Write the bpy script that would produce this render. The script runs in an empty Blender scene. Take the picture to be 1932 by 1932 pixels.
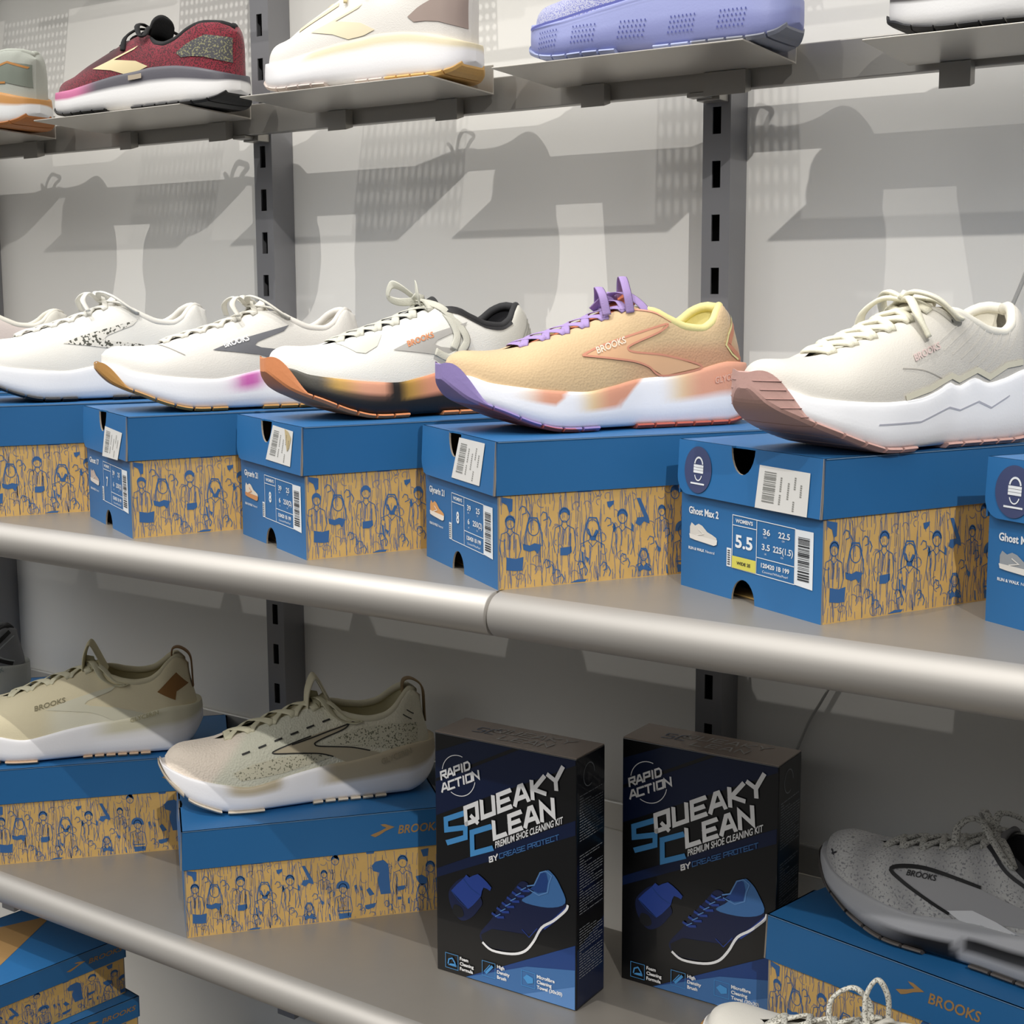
import bpy, bmesh, math, random
from mathutils import Vector, Matrix
random.seed(7)
C = bpy.context.scene.collection
SC = bpy.context.scene
PI = math.pi

# ------------------------------------------------------------------ camera, world, lights, exposure
def make_camera():
    yaw, pitch, roll = 0.601, -0.134, 0.003
    cy, sy = math.cos(yaw), math.sin(yaw)
    cp, sp = math.cos(pitch), math.sin(pitch)
    cr, sr = math.cos(roll), math.sin(roll)
    Rz = Matrix(((cy, -sy, 0), (sy, cy, 0), (0, 0, 1)))
    Rx = Matrix(((1, 0, 0), (0, cp, -sp), (0, sp, cp)))
    Ry = Matrix(((cr, 0, sr), (0, 1, 0), (-sr, 0, cr)))
    R = Rz @ Rx @ Ry
    right, fwd, up = R.col[0], R.col[1], R.col[2]
    cam = bpy.data.cameras.new('camera')
    o = bpy.data.objects.new('camera', cam)
    C.objects.link(o)
    M = Matrix((right, up, -fwd)).transposed().to_4x4()
    M.translation = Vector((1.221, -1.237, -0.166))
    o.matrix_world = M
    cam.sensor_width = 36
    cam.lens = 2681.8 / 1932 * 36
    cam.shift_x = -0.01327
    cam.shift_y = -0.0215
    cam.clip_start = 0.02
    SC.camera = o
make_camera()

def make_world():
    w = bpy.data.worlds.new('shop_ambience')
    SC.world = w
    w.use_nodes = True
    nt = w.node_tree
    nt.nodes.clear()
    out = nt.nodes.new('ShaderNodeOutputWorld')
    bg = nt.nodes.new('ShaderNodeBackground')
    tc = nt.nodes.new('ShaderNodeTexCoord')
    sep = nt.nodes.new('ShaderNodeSeparateXYZ')
    mr = nt.nodes.new('ShaderNodeMapRange')
    ramp = nt.nodes.new('ShaderNodeValToRGB')
    nt.links.new(tc.outputs['Generated'], sep.inputs[0])
    nt.links.new(sep.outputs['Z'], mr.inputs['Value'])
    mr.inputs['From Min'].default_value = -1
    mr.inputs['From Max'].default_value = 1
    nt.links.new(mr.outputs[0], ramp.inputs[0])
    e = ramp.color_ramp.elements
    e[0].position = 0.25; e[0].color = (0.05, 0.047, 0.043, 1)
    e[1].position = 0.76; e[1].color = (2.0, 1.98, 1.95, 1)
    m = ramp.color_ramp.elements.new(0.5); m.color = (0.085, 0.082, 0.077, 1)
    m = ramp.color_ramp.elements.new(0.63); m.color = (0.30, 0.295, 0.285, 1)
    nt.links.new(ramp.outputs[0], bg.inputs[0])
    mx = nt.nodes.new('ShaderNodeMapRange')          # ambient set brighter towards the left, dimmer towards the right
    nt.links.new(sep.outputs['X'], mx.inputs['Value'])
    mx.inputs['From Min'].default_value = -0.9; mx.inputs['From Max'].default_value = 0.9
    mx.inputs['To Min'].default_value = 1.6 * WORLD; mx.inputs['To Max'].default_value = 0.16 * WORLD
    nt.links.new(mx.outputs[0], bg.inputs[1])
    nt.links.new(bg.outputs[0], out.inputs[0])

WORLD = 0.95
make_world()

def spot(name, loc, target, power, size, color=(1, 0.97, 0.93), angle=60, blend=0.6):
    l = bpy.data.lights.new(name, 'SPOT')
    l.energy = power; l.shadow_soft_size = size; l.color = color
    l.spot_size = math.radians(angle); l.spot_blend = blend
    o = bpy.data.objects.new(name, l)
    C.objects.link(o)
    o.location = loc
    d = Vector(target) - Vector(loc)
    o.rotation_euler = d.to_track_quat('-Z', 'Y').to_euler()
    return o
# track spots of the shop: a shallow one from the right front, a steep one close to the fixture, one from the left
spot('track_spot', (3.05, -2.70, 2.05), (0.68, -0.1, -0.12), 310, 0.018, angle=33, blend=1.0)
spot('track_spot', (0.20, -2.33, 3.16), (0.05, -0.27, -0.50), 260, 0.010, angle=34, blend=0.9)
spot('track_spot', (0.55, -0.95, 2.55), (0.55, -0.05, 0.0), 80, 0.010, angle=46, blend=0.9)
spot('track_spot', (-1.6, -2.6, 1.9), (0.60, -0.05, -0.25), 16, 0.09, color=(1, 0.985, 0.96), angle=34, blend=0.9)

SC.view_settings.view_transform = 'Standard'
SC.view_settings.look = 'None'
SC.view_settings.gamma = 1
SC.view_settings.use_curve_mapping = False
SC.view_settings.exposure = 0.0

# ------------------------------------------------------------------ colour and material helpers
def lin(c):
    if isinstance(c, str):
        c = c.lstrip('#')
        c = [int(c[i:i + 2], 16) / 255 for i in (0, 2, 4)]
    return tuple(((v / 12.92) if v <= 0.04045 else ((v + 0.055) / 1.055) ** 2.4) for v in c)
MATS = {}
def mat(name, color, rough=0.5, metal=0.0, bump=0.0, bscale=300, mottle=0.0, mscale=20, coat=0.0, spec=0.5,
        vcol=False, speck=None, sscale=600, sthr=0.62, aniso=None, sheen=0.0, knit=None):
    key = name
    if key in MATS: return MATS[key]
    m = bpy.data.materials.new(name)
    m.use_nodes = True
    nt = m.node_tree
    b = nt.nodes['Principled BSDF']
    N = nt.nodes.new; Lk = nt.links.new
    b.inputs['Roughness'].default_value = rough
    b.inputs['Metallic'].default_value = metal
    b.inputs['Coat Weight'].default_value = coat
    b.inputs['Specular IOR Level'].default_value = spec
    b.inputs['Sheen Weight'].default_value = sheen
    tc = N('ShaderNodeTexCoord')
    if vcol:
        a = N('ShaderNodeVertexColor'); a.layer_name = 'Col'; col = a.outputs['Color']
    else:
        r = N('ShaderNodeRGB'); r.outputs[0].default_value = (*lin(color), 1); col = r.outputs[0]
    if mottle:
        n = N('ShaderNodeTexNoise'); n.inputs['Scale'].default_value = mscale; n.inputs['Detail'].default_value = 6
        Lk(tc.outputs['Object'], n.inputs['Vector'])
        mr = N('ShaderNodeMapRange'); mr.inputs['To Min'].default_value = 1 - mottle; mr.inputs['To Max'].default_value = 1 + mottle
        mr.inputs['From Min'].default_value = 0.3; mr.inputs['From Max'].default_value = 0.7
        Lk(n.outputs[0], mr.inputs[0])
        mx = N('ShaderNodeVectorMath'); mx.operation = 'SCALE'
        Lk(col, mx.inputs[0]); Lk(mr.outputs[0], mx.inputs['Scale']); col = mx.outputs[0]
    if speck:
        n = N('ShaderNodeTexNoise'); n.inputs['Scale'].default_value = sscale; n.inputs['Detail'].default_value = 1
        Lk(tc.outputs['Object'], n.inputs['Vector'])
        rp = N('ShaderNodeMapRange'); rp.inputs['From Min'].default_value = sthr; rp.inputs['From Max'].default_value = sthr + 0.04
        Lk(n.outputs[0], rp.inputs[0])
        mx = N('ShaderNodeMix'); mx.data_type = 'RGBA'
        Lk(rp.outputs[0], mx.inputs['Factor']); Lk(col, mx.inputs[6]); mx.inputs[7].default_value = (*lin(speck), 1)
        col = mx.outputs[2]
    Lk(col, b.inputs['Base Color'])
    if bump:
        if knit:
            n = N('ShaderNodeTexVoronoi'); n.inputs['Scale'].default_value = knit; h = n.outputs['Distance']
        else:
            n = N('ShaderNodeTexNoise'); n.inputs['Scale'].default_value = bscale; n.inputs['Detail'].default_value = 3; h = n.outputs[0]
        if aniso:
            mp = N('ShaderNodeMapping'); mp.inputs['Scale'].default_value = aniso
            Lk(tc.outputs['Object'], mp.inputs[0]); Lk(mp.outputs[0], n.inputs['Vector'])
        else:
            Lk(tc.outputs['Object'], n.inputs['Vector'])
        bp = N('ShaderNodeBump'); bp.inputs['Strength'].default_value = bump; bp.inputs['Distance'].default_value = 0.001
        Lk(h, bp.inputs['Height']); Lk(bp.outputs[0], b.inputs['Normal'])
    MATS[key] = m
    return m

# ------------------------------------------------------------------ mesh helpers
class MB:
    def __init__(s): s.v = []; s.f = []; s.m = []; s.c = []
    def add(s, vs, fs, mi=0):
        o = len(s.v); s.v += [tuple(x) for x in vs]
        for f in fs: s.f.append(tuple(i + o for i in f)); s.m.append(mi)
    def box(s, a, b, mi=0):
        x0, y0, z0 = a; x1, y1, z1 = b
        vs = [(x0, y0, z0), (x1, y0, z0), (x1, y1, z0), (x0, y1, z0), (x0, y0, z1), (x1, y0, z1), (x1, y1, z1), (x0, y1, z1)]
        s.add(vs, [(0, 3, 2, 1), (4, 5, 6, 7), (0, 1, 5, 4), (1, 2, 6, 5), (2, 3, 7, 6), (3, 0, 4, 7)], mi)
    def prism(s, pts, to3, n, mi=0, side_mi=None):
        """pts 2D outline -> to3(p) front point; n = thickness vector"""
        n = Vector(n); k = len(pts)
        a = [Vector(to3(p)) for p in pts]; b = [p + n for p in a]
        s.add(a + b, [tuple(range(k)), tuple(range(2 * k - 1, k - 1, -1))], mi)
        s.add(a + b, [(i, i + k, (i + 1) % k + k, (i + 1) % k) for i in range(k)], mi if side_mi is None else side_mi)
    def grid(s, rows, mi=0, close=False):
        n = len(rows[0]); vs = [p for r in rows for p in r]; fs = []
        for i in range(len(rows) - 1):
            for j in range(n if close else n - 1):
                j2 = (j + 1) % n
                fs.append((i * n + j, i * n + j2, (i + 1) * n + j2, (i + 1) * n + j))
        s.add(vs, fs, mi)
    def sweep(s, pts, width, thick, ups=None, n=8, mi=0, caps=True, up=(0, 0, 1), side=None):
        P = [Vector(p) for p in pts]; rows = []
        for i, p in enumerate(P):
            t = (P[min(i + 1, len(P) - 1)] - P[max(i - 1, 0)])
            t = t.normalized() if t.length > 1e-9 else Vector((1, 0, 0))
            u = Vector(ups[i] if ups else up)
            sd = (Vector(side) - t * t.dot(Vector(side))) if side else t.cross(u)
            if sd.length < 1e-4: sd = t.cross(Vector((0, 1, 0.01)))
            sd.normalize(); u2 = sd.cross(t)
            w = width[i] if isinstance(width, (list, tuple)) else width
            rows.append([p + sd * (w / 2 * math.cos(a)) + u2 * (thick / 2 * math.sin(a)) for a in [2 * PI * k / n for k in range(n)]])
        s.grid(rows, mi, close=True)
        if caps:
            o = len(s.v) - len(rows) * n
            s.f.append(tuple(o + k for k in range(n))[::-1]); s.m.append(mi)
            o2 = len(s.v) - n
            s.f.append(tuple(o2 + k for k in range(n))); s.m.append(mi)
    def build(s, name, mats, parent=None, smooth=False, merge=0, colf=None, bevel=0, loc=None, bseg=2):
        me = bpy.data.meshes.new(name)
        me.from_pydata(s.v, [], s.f)
        if not isinstance(mats, (list, tuple)): mats = [mats]
        for m in mats: me.materials.append(m)
        for i, p in enumerate(me.polygons): p.material_index = min(s.m[i], len(mats) - 1)
        bm = bmesh.new(); bm.from_mesh(me)
        if merge: bmesh.ops.remove_doubles(bm, verts=bm.verts, dist=merge)
        bmesh.ops.recalc_face_normals(bm, faces=bm.faces)
        bm.to_mesh(me); bm.free()
        if smooth:
            me.polygons.foreach_set('use_smooth', [True] * len(me.polygons))
        if colf:
            ca = me.color_attributes.new('Col', 'FLOAT_COLOR', 'POINT')
            for i, v in enumerate(me.vertices):
                ca.data[i].color = (*colf(v.co), 1)
        me.validate(); me.update()
        o = bpy.data.objects.new(name, me)
        C.objects.link(o)
        if parent is not None: o.parent = parent
        if loc: o.location = loc
        if bevel:
            md = o.modifiers.new('bevel', 'BEVEL'); md.width = bevel; md.segments = bseg; md.limit_method = 'ANGLE'
        return o

def tag(o, label=None, cat=None, group=None, kind=None):
    if label: o['label'] = label
    if cat: o['category'] = cat
    if group: o['group'] = group
    if kind: o['kind'] = kind
    return o
def thing(name, label, cat, loc=(0, 0, 0), rz=0, group=None):
    o = bpy.data.objects.new(name, None); C.objects.link(o)
    o.empty_display_size = 0.02
    o.location = loc; o.rotation_euler = (0, 0, rz)
    return tag(o, label, cat, group)

_font_cache = {}
def text2d(s, bold=0.0, shear=0.0):
    """flat glyph triangles, cap height about 0.73, returned as (verts2d, faces, width)"""
    key = (s, bold, shear)
    if key in _font_cache: return _font_cache[key]
    cu = bpy.data.curves.new('t', 'FONT'); cu.body = s; cu.size = 1; cu.offset = bold; cu.shear = shear
    cu.resolution_u = 3
    o = bpy.data.objects.new('t', cu); C.objects.link(o)
    dg = bpy.context.evaluated_depsgraph_get()
    me = o.evaluated_get(dg).to_mesh()
    vs = [(v.co.x, v.co.y) for v in me.vertices]; fs = [tuple(p.vertices) for p in me.polygons]
    o.evaluated_get(dg).to_mesh_clear()
    bpy.data.objects.remove(o); bpy.data.curves.remove(cu)
    w0 = min(v[0] for v in vs); w1 = max(v[0] for v in vs)
    vs = [(x - w0, y) for x, y in vs]
    _font_cache[key] = (vs, fs, w1 - w0)
    return _font_cache[key]

def put_text(mb, s, to3, x, y, width=None, cap=None, mi=0, bold=0.0, rot=0.0, shear=0.0):
    vs, fs, w = text2d(s, bold, shear)
    sy = (cap / 0.73) if cap else (width / w)
    sx = (width / w) if width else sy
    c, n = math.cos(rot), math.sin(rot)
    mb.add([to3((x + c * vx * sx - n * vy * sy, y + n * vx * sx + c * vy * sy)) for vx, vy in vs], fs, mi)

_SK = 0
def stroke(mb, pts, w, to3, mi=0, closed=False, ext=0.0, lift=False):
    """polyline with mitred width on a 2D plane"""
    global _SK
    if lift:
        _SK = (_SK + 1) % 9; o0 = Vector(to3((0, 0))); nn = (Vector(to3((1, 0))) - o0).cross(Vector(to3((0, 1))) - o0).normalized() * (_SK * 1.4e-5); t0 = to3
        to3 = lambda p: Vector(t0(p)) + nn
    P = [Vector(p) for p in pts]
    n = len(P)
    if n < 2: return
    L, R = [], []
    for i in range(n):
        if closed: a, b = P[i] - P[i - 1], P[(i + 1) % n] - P[i]
        else:
            a = P[i] - P[i - 1] if i else P[1] - P[0]
            b = P[i + 1] - P[i] if i < n - 1 else P[i] - P[i - 1]
        a = a.normalized() if a.length > 1e-9 else Vector((1, 0)); b = b.normalized() if b.length > 1e-9 else a
        na, nb = Vector((-a.y, a.x)), Vector((-b.y, b.x))
        m = na + nb
        m = m.normalized() if m.length > 1e-3 else na
        k = w / 2 / max(0.45, m.dot(na))
        q = P[i]
        if not closed and i == 0: q = q - a * ext
        if not closed and i == n - 1: q = q + b * ext
        L.append(q + m * k); R.append(q - m * k)
    vs = [to3(p) for p in L] + [to3(p) for p in R]
    fs = [(i, i + 1, n + i + 1, n + i) for i in range(n - 1)]
    if closed: fs.append((n - 1, 0, n, 2 * n - 1))
    mb.add(vs, fs, mi)
def fill(mb, pts, to3, mi=0): mb.add([to3(p) for p in pts], [tuple(range(len(pts)))], mi)
def arc(cx, cy, rx, ry, a0, a1, n=14):
    return [(cx + rx * math.cos(math.radians(a0 + (a1 - a0) * i / n)), cy + ry * math.sin(math.radians(a0 + (a1 - a0) * i / n))) for i in range(n + 1)]

def curve_pts(P, n=6, closed=False):
    """Catmull-Rom through points (any dimension)"""
    P = [tuple(p) for p in P]; out = []; k = len(P)
    for i in range(k if closed else k - 1):
        p0 = P[(i - 1) % k] if (closed or i) else P[0]
        p1, p2 = P[i], P[(i + 1) % k]
        p3 = P[(i + 2) % k] if (closed or i < k - 2) else P[-1]
        for j in range(n):
            t = j / n
            out.append(tuple(0.5 * (2 * b + (c - a) * t + (2 * a - 5 * b + 4 * c - d) * t * t + (3 * b - a - 3 * c + d) * t ** 3)
                             for a, b, c, d in zip(p0, p1, p2, p3)))
    if not closed: out.append(P[-1])
    return out

def pchip(pts):
    xs = [p[0] for p in pts]; ys = [p[1] for p in pts]; n = len(xs)
    h = [xs[i + 1] - xs[i] for i in range(n - 1)]; d = [(ys[i + 1] - ys[i]) / h[i] for i in range(n - 1)]
    m = [d[0]] + [0.0] * (n - 2) + [d[-1]]
    for i in range(1, n - 1):
        if d[i - 1] * d[i] > 0:
            w1, w2 = 2 * h[i] + h[i - 1], h[i] + 2 * h[i - 1]
            m[i] = (w1 + w2) / (w1 / d[i - 1] + w2 / d[i])
    def f(x):
        if x <= xs[0]: return ys[0]
        if x >= xs[-1]: return ys[-1]
        i = 0
        while x > xs[i + 1]: i += 1
        t = (x - xs[i]) / h[i]
        return ((1 + 2 * t) * (1 - t) ** 2 * ys[i] + t * (1 - t) ** 2 * h[i] * m[i] + t * t * (3 - 2 * t) * ys[i + 1] + t * t * (t - 1) * h[i] * m[i + 1])
    return f
def sm(a, b, x):
    t = max(0.0, min(1.0, (x - a) / (b - a))); return t * t * (3 - 2 * t)
def mixc(a, b, t): return tuple(p + (q - p) * t for p, q in zip(a, b))

# ------------------------------------------------------------------ materials of the fixture
M_wall = mat('wall_paint', '#e3e1db', 0.6, bump=0.15, bscale=60, mottle=0.015, mscale=4)
M_up = mat('upright_metal', '#8d8d90', 0.42, metal=0.55, bump=0.05, bscale=400)
M_rail = mat('rail_metal', '#a19e98', 0.38, metal=0.65, bump=0.05, bscale=300)
M_plate = mat('plate_metal', '#c4bfb6', 0.36, metal=0.7, bump=0.05, bscale=200)
M_board = mat('shelf_metal', '#99938a', 0.36, metal=0.4, bump=0.08, bscale=150, mottle=0.02)
M_tube = mat('tube_metal', '#aeaaa4', 0.50, metal=0.5, bump=0.04, bscale=60, aniso=(0.05, 3, 3))
M_dark = mat('painted_inner_shade', '#0b0b0b', 0.9)  # near-black, paints the shade inside hollow parts
M_floor = mat('floor_vinyl', '#3a3733', 0.5, mottle=0.05)
M_cable = mat('cable_plastic', '#b1b0ab', 0.5)
M_ledge = mat('ledge_metal', '#bfbdb7', 0.35, metal=0.3)

# ------------------------------------------------------------------ room shell
def struct(o): o['kind'] = 'structure'; return o
mb = MB(); mb.box((-2.6, 0.036, -1.30), (2.6, 0.10, 1.6))
struct(mb.build('wall_back', M_wall))
mb = MB(); mb.box((-2.6, -3.4, -1.36), (2.6, 0.10, -1.30))
struct(mb.build('floor', M_floor))

# ------------------------------------------------------------------ slotted uprights
def upright(x, label, k0=-8, k1=21):
    mb = MB()
    x0, x1 = -0.0155, 0.0135
    zt, zb_ = -0.05 * k0 + 0.025, -0.05 * k1 - 0.025
    sw, sx = 0.0088, -0.001
    mb.box((x0, 0, zb_), (sx - sw / 2, 0.0018, zt)); mb.box((sx + sw / 2, 0, zb_), (x1, 0.0018, zt))
    z = zt
    for k in range(k0, k1 + 1):
        c = -0.05 * k
        mb.box((sx - sw / 2, 0, c + 0.0125), (sx + sw / 2, 0.0018, z)); z = c - 0.0125
    mb.box((sx - sw / 2, 0, zb_), (sx + sw / 2, 0.0018, z))
    mb.box((x0, 0.0018, zb_), (x0 + 0.0018, 0.0355, zt)); mb.box((x1 - 0.0018, 0.0018, zb_), (x1, 0.0355, zt))
    mb.box((x0 + 0.002, 0.018, zb_), (x1 - 0.002, 0.0200, zt), 1)  # dark sheet stands in for the shade behind the slots
    o = mb.build('slotted_upright', [M_up, M_dark], loc=(x, 0, 0), merge=0)
    return tag(o, label, 'upright', 'slotted uprights')
upright(-0.572, 'grey slotted metal upright at the far left edge of the wall')
upright(0.0, 'grey slotted metal upright behind the red and the cream sneakers, left of centre')
upright(0.594, 'grey slotted metal upright under the purple sneaker, right of centre')

# ------------------------------------------------------------------ top rail with shoe plates
mb = MB(); mb.box((-1.5, -0.031, 0.022), (1.9, -0.019, 0.056))
rail = thing('hanging_rail', 'long grey metal rail across the uprights holding the shoe plates', 'rail', (0, 0, 0))
mb.build('bar', M_rail, rail, bevel=0.001)
for x in (-0.572, 0.0, 0.594):
    mb = MB(); mb.box((x - 0.013, -0.019, 0.016), (x + 0.011, -0.0002, 0.050)); mb.box((x - 0.016, -0.033, 0.018), (x + 0.004, -0.019, 0.0218))
    mb.build('rail_bracket', M_rail, rail, bevel=0.0006)
ZP = 0.0425
def plate(xl, xr, clips, label, dz=0.0):
    t = thing('shoe_plate', label, 'shelf', ((xl + xr) / 2, -0.04, ZP + dz), 0, 'metal shoe plates on the top rail')
    h = (xr - xl) / 2
    mb = MB()
    mb.prism([(-0.1065, 0.0035), (0.0, -0.0015), (0.0, 0.0275), (-0.0012, 0.0275), (-0.0012, -0.0001), (-0.1065, 0.0049)],
             lambda p: (-h, p[0], p[1] - 0.0035), (2 * h, 0, 0))
    mb.build('plate', M_plate, t, bevel=0.0004)
    for cx, w in clips:
        mb = MB(); cx -= (xl + xr) / 2
        mb.prism([(-0.0035, -0.0052), (0.0083, -0.0052), (0.0083, -0.023), (-0.0035, -0.0265)], lambda p: (cx - w / 2, p[0] - 0.0002 + 0.0, p[1]), (w, 0, 0))
        # hook in front of the rail
        mb.build('clip', M_rail, t, bevel=0.0005)
    return t
plate(-0.576, -0.326, [(-0.515, .03), (-0.375, .028)], 'metal shoe plate under the grey and orange sneaker at the left edge')
plate(-0.228, 0.022, [(-0.19, .02), (-0.03, .028)], 'metal shoe plate under the red sneaker')
plate(0.113, 0.363, [(0.155, .026), (0.305, .028)], 'metal shoe plate under the white and pale yellow sneaker')
plate(0.437, 0.690, [(0.482, .026), (0.622, .042)], 'metal shoe plate under the purple sneaker')
plate(0.792, 1.042, [(0.832, .026), (0.977, .03)], 'metal shoe plate under the black and white sneaker at the top right', dz=-0.011)

# ------------------------------------------------------------------ shelves
ZS, ZB = -0.389, -0.821
def shelf(x0, x1, yf, z, label, yb=-0.020):
    t = thing('shelf', label, 'shelf', ((x0 + x1) / 2, yf, z), 0, 'deep metal shelves')
    h = (x1 - x0) / 2; r = 0.0175
    mb = MB(); mb.box((-h, 0, -0.003), (h, yb - yf, 0)); mb.box((-h, yb - yf - 0.004, -0.020), (h, yb - yf, -0.003))
    mb.build('board', M_board, t)
    mb = MB()
    n = 40; rows = []
    for xx in (-h + 0.0004, -h + 0.0014, h - 0.0014, h - 0.0004):
        rr = r if abs(xx) < h - 0.001 else r - 0.0008
        rows.append([(xx, rr * math.cos(2 * PI * k / n), -r + rr * math.sin(2 * PI * k / n)) for k in range(n)])
    mb.grid(rows, 0, close=True)
    mb.f.append(tuple(range(n))); mb.m.append(0); mb.f.append(tuple(range(3 * n, 4 * n))); mb.m.append(0)
    o = mb.build('front_tube', M_tube, t, smooth=True)
    mb = MB(); mb.box((-h, 0.016, -0.034), (h, 0.019, -0.003)); mb.build('stiffener', M_board, t)
    for cx in (-h + 0.02, h - 0.02):
        mb = MB(); mb.prism([(0.02, -0.0205), (yb - yf - 0.0045, -0.0205), (yb - yf + 0.0197, -0.012), (yb - yf + 0.0197, -0.065), (0.03, -0.03)], lambda p: (cx - 0.0012, p[0], p[1]), (0.0024, 0, 0))
        mb.build('bracket', M_rail, t)
    return t
shelf(-0.594, 0.596, -0.365, ZS, 'middle metal shelf left of the tube joint, carrying four shoeboxes')
shelf(0.598, 1.80, -0.365, ZS, 'middle metal shelf right of the tube joint, carrying the two rightmost shoeboxes')
shelf(-0.594, 1.20, -0.285, ZB, 'lowest metal shelf carrying the two black cleaning kit boxes')
mb = MB(); mb.box((-1.5, 0.0305, -0.735), (1.9, 0.0358, -0.703))
o = mb.build('back_rail', M_ledge, bevel=0.002)
tag(o, 'pale horizontal rail on the wall behind the black kit boxes', 'rail')
mb = MB(); mb.box((-0.594, -0.52, -1.262), (1.20, 0.030, -1.25)); mb.box((-0.594, -0.515, -1.298), (1.20, -0.50, -1.262))
o = mb.build('base_shelf', M_board); tag(o, 'dark base deck below the lowest shelf', 'shelf')

cab = curve_pts([(0.925, 0.0305, 0.02), (0.90, 0.0305, -0.075), (0.876, 0.0305, -0.148), (0.850, 0.0305, -0.212), (0.80, 0.0305, -0.33), (0.765, 0.0305, -0.42),
                 (0.707, 0.0305, -0.54), (0.686, 0.0305, -0.58), (0.668, 0.0305, -0.63), (0.655, 0.0285, -0.68), (0.648, 0.0270, -0.74), (0.645, 0.0270, -0.80)], 8)
mb = MB(); mb.sweep(cab, 0.0028, 0.0028, up=(0, 1, 0), n=8)
tag(mb.build('cable', M_cable, smooth=True), 'thin grey cable running down the wall on the right', 'cable')

# ------------------------------------------------------------------ shoeboxes
BW, BH, LH, BL = 0.162, 0.115, 0.0415, 0.272
M_blue = mat('box_blue_board', '#24659c', 0.48, bump=0.05, bscale=200, mottle=0.03, mscale=12)
M_kraft = mat('kraft_board', '#d0aa66', 0.65, bump=0.08, bscale=300, mottle=0.06, mscale=60)
M_kedge = mat('kraft_edge', '#8f8578', 0.7)
M_ink = mat('blue_ink', '#34639a', 0.6)
M_ink2 = mat('thin_blue_ink', '#6a7697', 0.6)
M_tan = mat('tan_ink', '#9c7a4c', 0.6)
M_wht = mat('white_ink', '#dfe3e6', 0.5)
M_yel = mat('yellow_ink', '#cdc75a', 0.5)
M_paper = mat('sticker_paper', '#d9d8d4', 0.5)
M_grey = mat('grey_ink', '#84847f', 0.6)
M_blk = mat('black_ink', '#23262b', 0.6)
M_navy = mat('emblem_navy', '#3c4468', 0.5)
M_glue = mat('torn_paper', '#b7a67e', 0.7)
M_fl = mat('pale_fold', '#6f8fae', 0.6)

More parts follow.
